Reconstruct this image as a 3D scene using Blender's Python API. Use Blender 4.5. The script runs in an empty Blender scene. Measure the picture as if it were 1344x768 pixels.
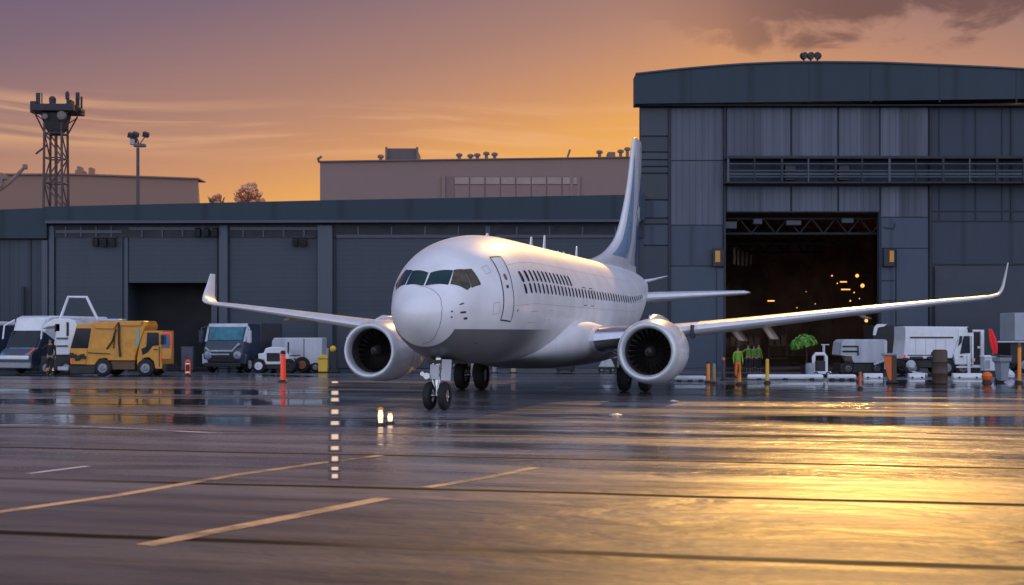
import bpy, math, random
from math import sin, cos, pi, sqrt, radians, atan2, exp
from mathutils import Vector, Matrix
random.seed(7)
SC = bpy.context.scene
COL = SC.collection

# ------------------------------------------------------------------ survey
# camera height and lens give the bearing of each surveyed point; Y is its true distance
F, CX, HZ, CH = 1700.0, 672.0, 437.0, 2.31
def gx(px, Y): return (px - CX) / F * Y
def gz(py, Y): return CH + (HZ - py) / F * Y
def gy(py): return CH * F / (py - HZ)          # distance of a point on the apron

# ------------------------------------------------------------------ materials
def new_mat(name):
    m = bpy.data.materials.new(name); m.use_nodes = True
    return m, m.node_tree, m.node_tree.nodes['Principled BSDF']
def M(name, rgb, rough=.5, metal=0., coat=0., var=.18, scale=1.5, bump=0., emis=None, es=0., streak=0., spec=.5, trans=0.):
    m, nt, b = new_mat(name)
    N, L = nt.nodes, nt.links
    b.inputs['Roughness'].default_value = rough
    b.inputs['Metallic'].default_value = metal
    b.inputs['Coat Weight'].default_value = coat
    b.inputs['Coat Roughness'].default_value = .06
    b.inputs['Specular IOR Level'].default_value = spec
    b.inputs['Transmission Weight'].default_value = trans
    tc = N.new('ShaderNodeTexCoord')
    mp = N.new('ShaderNodeMapping'); mp.inputs['Scale'].default_value = (1, 1, .12 if streak else 1)
    L.new(tc.outputs['Object'], mp.inputs['Vector'])
    nz = N.new('ShaderNodeTexNoise'); nz.inputs['Scale'].default_value = scale; nz.inputs['Detail'].default_value = 6
    nz.inputs['Roughness'].default_value = .65
    L.new(mp.outputs['Vector'], nz.inputs['Vector'])
    mr = N.new('ShaderNodeMapRange'); mr.inputs[1].default_value = .3; mr.inputs[2].default_value = .7
    mr.inputs[3].default_value = 1 - var; mr.inputs[4].default_value = 1 + var
    L.new(nz.outputs['Fac'], mr.inputs[0])
    mx = N.new('ShaderNodeMix'); mx.data_type = 'RGBA'; mx.blend_type = 'MULTIPLY'; mx.inputs[0].default_value = 1
    mx.inputs[6].default_value = (*rgb, 1)
    L.new(mr.outputs[0], mx.inputs[7])
    L.new(mx.outputs[2], b.inputs['Base Color'])
    m2 = N.new('ShaderNodeMapRange'); m2.inputs[1].default_value = .3; m2.inputs[2].default_value = .7
    m2.inputs[3].default_value = max(.02, rough * .8); m2.inputs[4].default_value = min(1, rough * 1.25)
    L.new(nz.outputs['Fac'], m2.inputs[0]); L.new(m2.outputs[0], b.inputs['Roughness'])
    if bump:
        bp = N.new('ShaderNodeBump'); bp.inputs['Strength'].default_value = bump; bp.inputs['Distance'].default_value = .02
        L.new(nz.outputs['Fac'], bp.inputs['Height']); L.new(bp.outputs[0], b.inputs['Normal'])
    if emis:
        b.inputs['Emission Color'].default_value = (*emis, 1); b.inputs['Emission Strength'].default_value = es
    return m

def cladding(name, rgb, pitch=.45, depth=.5, axis='X', var=.12, rough=.5, groove=.66):
    """ribbed metal sheet: ribs along one axis, each sheet a slightly different tone, rain streaks"""
    m, nt, b = new_mat(name); N, L = nt.nodes, nt.links
    tc = N.new('ShaderNodeTexCoord'); sp = N.new('ShaderNodeSeparateXYZ'); L.new(tc.outputs['Object'], sp.inputs[0])
    def math_(op, a, v=None):
        n = N.new('ShaderNodeMath'); n.operation = op
        for i, x in enumerate((a, v)):
            if x is None: continue
            if isinstance(x, (int, float)): n.inputs[i].default_value = x
            else: L.new(x, n.inputs[i])
        return n.outputs[0]
    u = sp.outputs[axis]
    saw = math_('FRACT', math_('DIVIDE', u, pitch))
    rib = math_('SMOOTH_MIN', math_('MULTIPLY', math_('ABSOLUTE', math_('SUBTRACT', saw, .5)), 4.), 1.)
    wn = N.new('ShaderNodeTexWhiteNoise'); wn.noise_dimensions = '1D'
    L.new(math_('FLOOR', math_('DIVIDE', u, pitch * 3)), wn.inputs['W'])
    mp = N.new('ShaderNodeMapping'); mp.inputs['Scale'].default_value = (1.2, 1.2, .08); L.new(tc.outputs['Object'], mp.inputs[0])
    nz = N.new('ShaderNodeTexNoise'); nz.inputs['Scale'].default_value = 1.6; nz.inputs['Detail'].default_value = 7; L.new(mp.outputs[0], nz.inputs['Vector'])
    fac = math_('ADD', math_('MULTIPLY', math_('SUBTRACT', wn.outputs['Value'], .5), var * 2), math_('MULTIPLY', math_('SUBTRACT', nz.outputs['Fac'], .5), var * 4.4))
    fac = math_('ADD', fac, 1.)
    gr = N.new('ShaderNodeMapRange'); gr.inputs[1].default_value = 0; gr.inputs[2].default_value = .35; gr.inputs[3].default_value = groove; gr.inputs[4].default_value = 1
    L.new(rib, gr.inputs[0])
    fac = math_('MULTIPLY', fac, gr.outputs[0])
    mx = N.new('ShaderNodeMix'); mx.data_type = 'RGBA'; mx.blend_type = 'MULTIPLY'; mx.inputs[0].default_value = 1
    mx.inputs[6].default_value = (*rgb, 1); L.new(fac, mx.inputs[7]); L.new(mx.outputs[2], b.inputs['Base Color'])
    b.inputs['Roughness'].default_value = rough + .12; b.inputs['Specular IOR Level'].default_value = .3
    bp = N.new('ShaderNodeBump'); bp.inputs['Strength'].default_value = depth; bp.inputs['Distance'].default_value = .05
    L.new(rib, bp.inputs['Height']); L.new(bp.outputs[0], b.inputs['Normal'])
    return m

# ------------------------------------------------------------------ mesh builder
class MB:
    def __init__(s): s.v = []; s.f = []
    def add(s, vs, fs):
        o = len(s.v); s.v += [tuple(p) for p in vs]; s.f += [tuple(i + o for i in q) for q in fs]; return s
    def box(s, c, d, rot=None):
        x, y, z = d[0] / 2, d[1] / 2, d[2] / 2
        vs = [Vector((i * x, j * y, k * z)) for i in (-1, 1) for j in (-1, 1) for k in (-1, 1)]
        if rot: vs = [rot @ p for p in vs]
        return s.add([p + Vector(c) for p in vs], [(0, 1, 3, 2), (4, 6, 7, 5), (0, 4, 5, 1), (2, 3, 7, 6), (0, 2, 6, 4), (1, 5, 7, 3)])
    def span(s, x0, x1, y0, y1, z0, z1):
        return s.box(((x0 + x1) / 2, (y0 + y1) / 2, (z0 + z1) / 2), (abs(x1 - x0), abs(y1 - y0), abs(z1 - z0)))
    def prism(s, poly, axis, lo, hi):
        """extrude a 2D polygon: axis 'y' takes (x,z), 'x' takes (y,z), 'z' takes (x,y)"""
        def P(u, v, w): return {'y': (u, w, v), 'x': (w, u, v), 'z': (u, v, w)}[axis]
        n = len(poly)
        vs = [P(u, v, lo) for u, v in poly] + [P(u, v, hi) for u, v in poly]
        fs = [(i, (i + 1) % n, n + (i + 1) % n, n + i) for i in range(n)] + [tuple(range(n - 1, -1, -1)), tuple(range(n, 2 * n))]
        return s.add(vs, fs)
    def loft(s, rings, closed=True, caps=True):
        n = len(rings[0]); vs = [p for r in rings for p in r]; fs = []
        for k in range(len(rings) - 1):
            for i in range(n if closed else n - 1):
                j = (i + 1) % n
                fs.append((k * n + i, k * n + j, (k + 1) * n + j, (k + 1) * n + i))
        if caps and closed:
            fs.append(tuple(range(n - 1, -1, -1))); fs.append(tuple((len(rings) - 1) * n + i for i in range(n)))
        return s.add(vs, fs)
    def tube(s, pts, r, n=10):
        pts = [Vector(p) for p in pts]; rs = r if isinstance(r, (list, tuple)) else [r] * len(pts)
        rings = []; up = None
        for i, p in enumerate(pts):
            t = (pts[min(i + 1, len(pts) - 1)] - pts[max(i - 1, 0)]).normalized()
            if up is None: up = t.orthogonal().normalized()
            up = (up - t * up.dot(t)).normalized(); w = t.cross(up)
            rings.append([p + (up * cos(2 * pi * k / n) + w * sin(2 * pi * k / n)) * rs[i] for k in range(n)])
        return s.loft(rings)
    def lathe(s, prof, c=(0, 0, 0), axis='y', n=28, caps=True):
        """prof: (distance along axis, radius)"""
        rings = []
        for t, r in prof:
            ring = []
            for k in range(n):
                a = 2 * pi * k / n; u, v = r * cos(a), r * sin(a)
                q = {'y': (u, t, v), 'x': (t, u, v), 'z': (u, v, t)}[axis]
                ring.append((q[0] + c[0], q[1] + c[1], q[2] + c[2]))
            rings.append(ring)
        return s.loft(rings, True, caps)
    def ball(s, c, r, n=16):
        r = (r, r, r) if isinstance(r, (int, float)) else r
        rings = []
        for i in range(1, n):
            a = pi * i / n
            rings.append([(c[0] + r[0] * sin(a) * cos(2 * pi * k / n), c[1] + r[1] * sin(a) * sin(2 * pi * k / n), c[2] + r[2] * cos(a)) for k in range(n)])
        return s.loft(rings)
    def build(s, name, mat, parent=None, smooth=True, bevel=0., ang=35, loc=None):
        me = bpy.data.meshes.new(name); me.from_pydata(s.v, [], s.f); me.validate()
        import bmesh
        bm = bmesh.new(); bm.from_mesh(me); bmesh.ops.recalc_face_normals(bm, faces=bm.faces); bm.to_mesh(me); bm.free()
        me.materials.append(mat)
        if smooth:
            me.polygons.foreach_set('use_smooth', [True] * len(me.polygons)); me.set_sharp_from_angle(angle=radians(ang))
        o = bpy.data.objects.new(name, me); COL.objects.link(o)
        if parent: o.parent = parent
        if loc: o.location = loc
        if bevel:
            b = o.modifiers.new('bevel', 'BEVEL'); b.width = bevel; b.segments = 2; b.limit_method = 'ANGLE'; b.angle_limit = radians(40)
        return o
def thing(name, label, cat, loc=(0, 0, 0), rz=0., group=None):
    o = bpy.data.objects.new(name, None); COL.objects.link(o); o.location = loc; o.rotation_euler = (0, 0, rz)
    o['label'] = label; o['category'] = cat
    if group: o['group'] = group
    return o
def tag(o, label, cat, group=None, kind=None):
    if label: o['label'] = label
    if cat: o['category'] = cat
    if group: o['group'] = group
    if kind: o['kind'] = kind
    return o
def dup(root, loc, label, rz=None):
    def cp(o, par):
        c = o.copy(); COL.objects.link(c)
        if par: c.parent = par
        for ch in o.children: cp(ch, c)
        return c
    r = cp(root, None); r.location = loc; r['label'] = label
    if rz is not None: r.rotation_euler = (0, 0, rz)
    return r

# ------------------------------------------------------------------ palette
white_paint = M('white_aircraft_paint', (.78, .79, .82), .22, coat=.6, var=.04, scale=.8)
grey_paint = M('grey_wing_paint', (.68, .70, .74), .34, coat=.3, var=.06)
alu = M('polished_aluminium', (.82, .83, .85), .16, metal=1, var=.06, scale=3)
satin = M('satin_silver', (.80, .81, .83), .34, metal=.35, var=.06, scale=3)
lip_m = M('satin_lip', (.66, .68, .72), .36, metal=.3, var=.08, scale=3)
steel = M('brushed_steel', (.55, .56, .58), .3, metal=1, var=.12, scale=6)
rubber = M('tyre_rubber', (.012, .012, .013), .75, var=.3, scale=8)
black = M('black_plastic', (.015, .015, .017), .5, var=.25, scale=4)
dark_gap = M('dark_seam', (.03, .032, .04), .6)
navy_win = M('cabin_window_glass', (.025, .03, .05), .12, coat=.5)
cockpit_glass = M('cockpit_glass', (.010, .040, .048), .08, coat=0., var=.3, spec=.22)
tan_glass = M('cockpit_side_glass', (.085, .068, .042), .1, coat=0., var=.6, scale=3, spec=.25)
fan_dark = M('fan_titanium', (.016, .012, .011), .45, metal=.3, var=.2)
duct = M('inlet_duct', (.11, .10, .105), .4, metal=.3)
blue_tail = M('blue_tail_paint', (.015, .07, .24), .3, coat=.3, var=.03)
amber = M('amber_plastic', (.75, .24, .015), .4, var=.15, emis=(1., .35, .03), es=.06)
orange = M('orange_plastic', (.8, .14, .02), .4, var=.12)
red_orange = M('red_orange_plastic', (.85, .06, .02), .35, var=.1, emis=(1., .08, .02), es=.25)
yellow = M('yellow_machine_paint', (.62, .27, .02), .38, coat=.25, var=.2, scale=2)
yellow_bin_m = M('yellow_bin_plastic', (.75, .47, .03), .4, var=.12)
white_v = M('white_vehicle_paint', (.72, .74, .78), .35, coat=.3, var=.1, scale=2)
dirty_white = M('dirty_white_panel', (.5, .53, .58), .45, var=.2, scale=2, streak=1)
navy = M('navy_vehicle_paint', (.022, .038, .07), .35, coat=.4, var=.25)
teal_glass = M('teal_windscreen', (.045, .19, .25), .12, spec=.35, var=.35, scale=2)
dark_glass = M('dark_vehicle_glass', (.010, .015, .025), .08, spec=.3, var=.3)
chassis = M('dark_chassis', (.02, .02, .022), .6, var=.3, scale=5)
grey_metal = M('grey_galvanised', (.24, .26, .29), .45, metal=.4, var=.2, scale=4)
bin_grey = M('grey_bin_plastic', (.25, .29, .35), .5, var=.12)
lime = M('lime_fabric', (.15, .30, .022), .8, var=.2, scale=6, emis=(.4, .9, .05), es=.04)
dark_cloth = M('dark_workwear', (.014, .015, .02), .85, var=.3, scale=8)
orange_cloth = M('orange_workwear', (.7, .2, .02), .8, var=.2, scale=8)
skin = M('skin', (.35, .2, .14), .55, var=.1)
hair = M('dark_hair', (.02, .014, .01), .7)
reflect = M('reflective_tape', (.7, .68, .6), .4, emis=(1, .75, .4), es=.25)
lime_dim = M('dim_lime_fabric', (.10, .20, .018), .8, var=.25, scale=6)
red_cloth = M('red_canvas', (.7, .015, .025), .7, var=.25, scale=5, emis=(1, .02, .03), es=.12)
green_cloth = M('dark_green_canvas', (.03, .09, .04), .8)
reflection_post_glow = M('reflection_post_glow', (.9, .7, .5), .4, emis=(1., .66, .34), es=1.5)  # glow of the two posts added in place of reflections
lamp_glow_dim = M('lamp_glow_dim', (.6, .55, .5), .3)
def soft_reflection():  # glow fading towards the edges, imitating a reflection on wet ground
    m, nt, b = new_mat('reflection_strip_glow'); N, L = nt.nodes, nt.links
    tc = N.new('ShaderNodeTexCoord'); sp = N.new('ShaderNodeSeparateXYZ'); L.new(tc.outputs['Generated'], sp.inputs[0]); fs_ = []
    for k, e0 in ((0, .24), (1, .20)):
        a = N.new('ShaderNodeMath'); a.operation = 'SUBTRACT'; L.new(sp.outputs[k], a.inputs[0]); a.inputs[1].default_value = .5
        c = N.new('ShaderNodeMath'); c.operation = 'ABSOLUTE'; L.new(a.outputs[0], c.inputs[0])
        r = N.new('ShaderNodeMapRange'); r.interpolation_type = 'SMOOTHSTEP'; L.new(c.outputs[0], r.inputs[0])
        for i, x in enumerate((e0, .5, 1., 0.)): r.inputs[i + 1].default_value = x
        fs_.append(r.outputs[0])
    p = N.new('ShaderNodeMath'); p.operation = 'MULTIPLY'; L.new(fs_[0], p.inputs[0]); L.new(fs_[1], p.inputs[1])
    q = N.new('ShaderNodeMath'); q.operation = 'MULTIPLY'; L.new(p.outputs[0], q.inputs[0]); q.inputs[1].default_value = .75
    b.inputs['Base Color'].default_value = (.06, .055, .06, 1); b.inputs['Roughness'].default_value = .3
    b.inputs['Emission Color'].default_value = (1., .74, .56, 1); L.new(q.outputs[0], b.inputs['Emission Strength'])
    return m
soft_glow = soft_reflection()
strip_glow = M('reflection_spot_glow', (.35, .31, .28), .35, emis=(1., .72, .5), es=.30)  # glow of the small spots added as puddle reflections
hall_glow = M('hall_lamp', (.9, .6, .3), .4, emis=(1., .45, .12), es=1.7)
amber_lens = M('amber_wall_lens', (.5, .24, .04), .4, emis=(1., .5, .08), es=.03)
chrome = M('chrome', (.85, .86, .9), .1, metal=1, var=.04)

# ------------------------------------------------------------------ world: dusk sky
SUN_AZ, SUN_EL = radians(15.0), radians(27.5)
def make_world():
    w = bpy.data.worlds.new("World"); SC.world = w; w.use_nodes = True
    nt = w.node_tree; N, L = nt.nodes, nt.links; N.clear()
    out = N.new('ShaderNodeOutputWorld'); bg = N.new('ShaderNodeBackground'); L.new(bg.outputs[0], out.inputs[0])
    tc = N.new('ShaderNodeTexCoord'); sp = N.new('ShaderNodeSeparateXYZ'); L.new(tc.outputs['Generated'], sp.inputs[0])
    def mt(op, a, b=None, cl=False):
        n = N.new('ShaderNodeMath'); n.operation = op; n.use_clamp = cl
        for i, x in enumerate((a, b)):
            if x is None: continue
            if isinstance(x, (int, float)): n.inputs[i].default_value = x
            else: L.new(x, n.inputs[i])
        return n.outputs[0]
    def mr(v, a, b, c=0., d=1., smooth=True):
        n = N.new('ShaderNodeMapRange'); n.interpolation_type = 'SMOOTHSTEP' if smooth else 'LINEAR'
        L.new(v, n.inputs[0])
        for i, x in enumerate((a, b, c, d)): n.inputs[i + 1].default_value = x
        return n.outputs[0]
    def mix(f, a, b):
        n = N.new('ShaderNodeMix'); n.data_type = 'RGBA'
        for sock, x in ((0, f), (6, a), (7, b)):
            if isinstance(x, tuple): n.inputs[sock].default_value = (*x, 1)
            elif isinstance(x, (int, float)): n.inputs[sock].default_value = x
            else: L.new(x, n.inputs[sock])
        return n.outputs[2]
    X, Y, Z = sp.outputs
    az = mt('ARCTAN2', X, Y); el = mt('ARCSINE', Z)
    # warm band around the sunset bearing, cooling with height and with the angle from it
    A = mt('DIVIDE', mt('ABSOLUTE', mt('SUBTRACT', az, radians(9))), radians(30))
    e = mt('DIVIDE', mt('ABSOLUTE', el), radians(14.4))
    t = mt('ADD', e, mt('MULTIPLY', A, .5))
    rp = N.new('ShaderNodeValToRGB'); L.new(mt('DIVIDE', t, 4., True), rp.inputs[0])
    def s2l(c): return tuple(((x / 255) / 12.92 if x / 255 <= .04045 else ((x / 255 + .055) / 1.055) ** 2.4) for x in c)
    stops = [(0, (252, 182, 62)), (.40, (253, 188, 78)), (.60, (244, 176, 88)), (.72, (232, 166, 96)), (.83, (210, 150, 106)), (.95, (188, 138, 114)), (1.05, (170, 128, 114)), (1.16, (156, 120, 117)), (1.32, (131, 107, 119)), (1.6, (101, 91, 121)), (2.6, (88, 85, 122)), (4, (92, 92, 138))]
    el_ = rp.color_ramp.elements
    while len(el_) < len(stops): el_.new(.5)
    for q, (p, c) in zip(el_, stops): q.position = p / 4.0001; q.color = (*s2l(c), 1)
    front = rp.outputs[0]
    # thin bright streaks above the roofs
    cv = N.new('ShaderNodeCombineXYZ'); L.new(mt('MULTIPLY', az, 3.2), cv.inputs[0]); L.new(mt('ADD', mt('MULTIPLY', el, 62.), mt('MULTIPLY', mt('SINE', mt('MULTIPLY', az, 16.)), .35)), cv.inputs[1])
    n1 = N.new('ShaderNodeTexNoise'); n1.inputs['Scale'].default_value = 1.15; n1.inputs['Detail'].default_value = 5; n1.inputs['Distortion'].default_value = .5; L.new(cv.outputs[0], n1.inputs['Vector'])
    band = mt('MULTIPLY', mr(el, radians(7.2), radians(8.3)), mr(el, radians(9.2), radians(10.3), 1., 0.))
    band = mt('MULTIPLY', band, mr(mt('ABSOLUTE', az), radians(27), radians(40), 1., 0.))
    st = mt('MULTIPLY', mt('MULTIPLY', mr(n1.outputs['Fac'], .44, .66), band), .6)
    front = mix(st, front, s2l((240, 182, 132)))
    # dark broken cloud high on the right
    cv2 = N.new('ShaderNodeCombineXYZ'); L.new(mt('MULTIPLY', az, 15.), cv2.inputs[0]); L.new(mt('MULTIPLY', el, 30.), cv2.inputs[1])
    n2 = N.new('ShaderNodeTexNoise'); n2.inputs['Scale'].default_value = .95; n2.inputs['Detail'].default_value = 8; n2.inputs['Roughness'].default_value = .58; n2.inputs['Distortion'].default_value = .35; L.new(cv2.outputs[0], n2.inputs['Vector'])
    hi = mt('ADD', mt('MULTIPLY', mr(el, radians(11.6), radians(15.5), 0., 1., False), .50), n2.outputs['Fac'])
    cl = mt('MULTIPLY', mr(hi, .56, .72), mt('MULTIPLY', mr(az, radians(4), radians(15)), mr(el, radians(11.3), radians(12.4))))
    cl = mt('MULTIPLY', cl, mr(el, radians(22), radians(38), 1., .25))
    front = mix(mt('MULTIPLY', cl, .85), front, s2l((112, 82, 78)))
    # cool dome overhead and behind the camera, from the physical sky plus a lavender after-glow
    sky = N.new('ShaderNodeTexSky'); sky.sky_type = 'NISHITA'; sky.sun_disc = False; sky.sun_elevation = SUN_EL; sky.sun_rotation = SUN_AZ
    sc = N.new('ShaderNodeVectorMath'); sc.operation = 'SCALE'; L.new(sky.outputs[0], sc.inputs[0]); sc.inputs['Scale'].default_value = .05
    ad = N.new('ShaderNodeVectorMath'); ad.operation = 'ADD'; L.new(sc.outputs[0], ad.inputs[0])
    rear_t = mr(mt('SUBTRACT', Y, mt('MULTIPLY', Z, .6)), .30, -.45)
    lav = mix(mr(Z, .0, .75), (1.20, 1.25, 1.54), (.43, .47, .67)); L.new(lav, ad.inputs[1])
    col = mix(rear_t, front, ad.outputs[0])
    L.new(col, bg.inputs[0]); bg.inputs[1].default_value = 1.
make_world()
sl = bpy.data.lights.new('sun', 'SUN'); sl.energy = 2.15; sl.angle = radians(.6); sl.color = (1., .53, .12)
so = bpy.data.objects.new('sun', sl); COL.objects.link(so)
sd = Vector((sin(SUN_AZ) * cos(SUN_EL), cos(SUN_AZ) * cos(SUN_EL), sin(SUN_EL)))
so.rotation_euler = sd.to_track_quat('Z', 'Y').to_euler()

# ------------------------------------------------------------------ apron
def make_ground():
    m, nt, b = new_mat('wet_concrete'); N, L = nt.nodes, nt.links
    def mt(op, a, v=None, cl=False):
        n = N.new('ShaderNodeMath'); n.operation = op; n.use_clamp = cl
        for i, x in enumerate((a, v)):
            if x is None: continue
            if isinstance(x, (int, float)): n.inputs[i].default_value = x
            else: L.new(x, n.inputs[i])
        return n.outputs[0]
    def mr(v, a, b_, c=0., d=1.):
        n = N.new('ShaderNodeMapRange'); n.interpolation_type = 'SMOOTHSTEP'; L.new(v, n.inputs[0])
        for i, x in enumerate((a, b_, c, d)): n.inputs[i + 1].default_value = x
        return n.outputs[0]
    tc = N.new('ShaderNodeTexCoord')
    rot = N.new('ShaderNodeMapping'); rot.inputs['Rotation'].default_value = (0, 0, radians(12)); L.new(tc.outputs['Object'], rot.inputs[0])
    sp = N.new('ShaderNodeSeparateXYZ'); L.new(rot.outputs[0], sp.inputs[0])
    def noise(sx, sy, scale, detail=5, rough=.55, dist=0.):
        mp = N.new('ShaderNodeMapping'); mp.inputs['Scale'].default_value = (sx, sy, 1); L.new(rot.outputs[0], mp.inputs[0])
        n = N.new('ShaderNodeTexNoise'); n.inputs['Scale'].default_value = scale; n.inputs['Detail'].default_value = detail
        n.inputs['Roughness'].default_value = rough; n.inputs['Distortion'].default_value = dist
        L.new(mp.outputs[0], n.inputs['Vector']); return n.outputs['Fac']
    wob = noise(.25, .25, 1., 2)
    v = mt('ADD', sp.outputs[1], mt('MULTIPLY', mt('SUBTRACT', wob, .5), .35))
    fr = mt('FRACT', mt('DIVIDE', mt('SUBTRACT', v, 13.45), 4.98))
    dj = mt('MULTIPLY', mt('ABSOLUTE', mt('SUBTRACT', mt('FRACT', mt('ADD', fr, .5)), .5)), 4.98)
    joint = mr(dj, .06, .21, 1., 0.)
    joint = mt('MULTIPLY', joint, mr(noise(.08, .4, 1., 3), .34, .5, .35, 1.))
    puddle = noise(.035, .13, 1., 4, .5, .6)
    streak = noise(.13, .75, 1., 6, .6, .5)
    fine = noise(1., 1., 9., 6, .7)
    grit = noise(1., 1., 60., 3, .6)
    sp0 = N.new('ShaderNodeSeparateXYZ'); L.new(tc.outputs['Object'], sp0.inputs[0])
    wet = mr(puddle, .51, .58)                                   # standing water
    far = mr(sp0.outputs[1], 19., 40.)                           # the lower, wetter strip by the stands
    wet = mt('MULTIPLY', wet, mt('ADD', mt('MULTIPLY', far, .88), .12), True)
    damp = mr(streak, .35, .65)
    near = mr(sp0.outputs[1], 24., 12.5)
    r = mt('ADD', mt('MULTIPLY', damp, .13), mt('ADD', mt('MULTIPLY', far, -.10), mt('ADD', mt('MULTIPLY', near, .26), .21)))
    r = mt('ADD', r, mt('MULTIPLY', mt('SUBTRACT', fine, .5), .16))
    mxr = N.new('ShaderNodeMix'); L.new(wet, mxr.inputs[0]); L.new(r, mxr.inputs[2]); mxr.inputs[3].default_value = .05
    mj = N.new('ShaderNodeMix'); L.new(joint, mj.inputs[0]); L.new(mxr.outputs[0], mj.inputs[2]); mj.inputs[3].default_value = .85
    L.new(mj.outputs[0], b.inputs['Roughness'])
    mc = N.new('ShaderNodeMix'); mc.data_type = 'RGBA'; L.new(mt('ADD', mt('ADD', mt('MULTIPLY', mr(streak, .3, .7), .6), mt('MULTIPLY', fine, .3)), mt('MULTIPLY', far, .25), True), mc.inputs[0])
    mc.inputs[6].default_value = (.034, .034, .044, 1); mc.inputs[7].default_value = (.225, .21, .22, 1)
    mw = N.new('ShaderNodeMix'); mw.data_type = 'RGBA'; L.new(wet, mw.inputs[0]); L.new(mc.outputs[2], mw.inputs[6]); mw.inputs[7].default_value = (.022, .021, .026, 1)
    m2 = N.new('ShaderNodeMix'); m2.data_type = 'RGBA'; L.new(joint, m2.inputs[0]); L.new(mw.outputs[2], m2.inputs[6]); m2.inputs[7].default_value = (.008, .007, .008, 1)
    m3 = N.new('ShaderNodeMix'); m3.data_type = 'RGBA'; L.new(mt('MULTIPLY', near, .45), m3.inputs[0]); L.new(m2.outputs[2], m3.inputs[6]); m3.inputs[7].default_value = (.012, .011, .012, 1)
    L.new(m3.outputs[2], b.inputs['Base Color'])
    dry = mr(noise(.09, .30, 1., 5, .6, .6), .40, .62)
    L.new(mt('MULTIPLY', mt('SUBTRACT', 1., mt('MULTIPLY', mt('MULTIPLY', dry, mt('SUBTRACT', 1., wet)), .45)), mt('MULTIPLY', mt('SUBTRACT', .52, mt('MULTIPLY', joint, .38)), mt('SUBTRACT', 1., mt('MULTIPLY', near, .30)))), b.inputs['Specular IOR Level'])
    bp = N.new('ShaderNodeBump'); bp.inputs['Distance'].default_value = .006
    L.new(mt('MULTIPLY', mt('SUBTRACT', 1., wet), .35), bp.inputs['Strength'])
    L.new(mt('ADD', mt('MULTIPLY', fine, .6), mt('MULTIPLY', grit, .4)), bp.inputs['Height']); L.new(bp.outputs[0], b.inputs['Normal'])
    rip = mt('ADD', noise(.62, 1.5, 1., 3, .5, .6), mt('MULTIPLY', noise(1.8, 2.8, 1., 3, .5, .3), .32))                        # broom finish and rippled water film, drawn out across the stand
    b2 = N.new('ShaderNodeBump'); b2.inputs['Strength'].default_value = 1.
    L.new(mt('MULTIPLY', mt('SUBTRACT', 1., mt('MULTIPLY', wet, .93)), mt('ADD', mt('MULTIPLY', mr(noise(.05, .11, 1., 3), .35, .65), .075), .03)), b2.inputs['Distance']); L.new(rip, b2.inputs['Height'])
    L.new(bp.outputs[0], b2.inputs['Normal']); L.new(b2.outputs[0], b.inputs['Normal'])
    S = 3000
    g = MB().add([(-S, -S, 0), (S, -S, 0), (S, S, 0), (-S, S, 0)], [(0, 1, 2, 3)]).build('apron', m, smooth=False)
    tag(g, None, None, kind='structure')
make_ground()

def worn_paint(name, rgb):
    m, nt, b = new_mat(name); N, L = nt.nodes, nt.links
    tc = N.new('ShaderNodeTexCoord'); nz = N.new('ShaderNodeTexNoise'); nz.inputs['Scale'].default_value = .7; nz.inputs['Detail'].default_value = 8; nz.inputs['Roughness'].default_value = .7
    L.new(tc.outputs['Object'], nz.inputs['Vector'])
    cr = N.new('ShaderNodeMapRange'); cr.inputs[1].default_value = .38; cr.inputs[2].default_value = .56; L.new(nz.outputs['Fac'], cr.inputs[0])
    mx = N.new('ShaderNodeMix'); mx.data_type = 'RGBA'; L.new(cr.outputs[0], mx.inputs[0]); mx.inputs[6].default_value = (.06, .05, .05, 1); mx.inputs[7].default_value = (*rgb, 1)
    L.new(mx.outputs[2], b.inputs['Base Color']); b.inputs['Roughness'].default_value = .38
    return m
yp = worn_paint('worn_yellow_paint', (.72, .47, .22)); wp = worn_paint('worn_white_paint_and_sheen', (.62, .58, .56))
def line(name, pts, w, mat):
    """painted strip through apron points, 4 mm above the concrete"""
    P = [Vector((x, y, .004)) for x, y in pts]; vs = []; fs = []
    for i, p in enumerate(P):
        t = (P[min(i + 1, len(P) - 1)] - P[max(i - 1, 0)]).normalized(); nn = Vector((-t.y, t.x, 0)) * w / 2
        vs += [p + nn, p - nn]
        if i: fs.append((2 * i - 2, 2 * i - 1, 2 * i + 1, 2 * i))
    o = MB().add(vs, fs).build(name, mat, smooth=False); tag(o, None, None, kind='structure')
def gp(px, py): Y = gy(py); return (gx(px, Y), Y)
line('taxi_line', [gp(-60, 683), gp(0, 672), gp(150, 651), gp(320, 622), gp(420, 608), gp(500, 598)], .22, yp)
line('taxi_line', [gp(190, 716), gp(290, 696), gp(400, 675), gp(505, 654)], .28, yp)
line('taxi_line', [gp(560, 640), gp(640, 627), gp(702, 614)], .2, yp)
line('stand_line_and_sheen', [gp(36, 622), gp(115, 612)], .16, wp)
line('stand_line_and_sheen', [gp(-40, 558), gp(60, 558), gp(160, 562), gp(290, 569)], .2, wp)  # bright puddle-edge sheen, painted on as a pale strip

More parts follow.
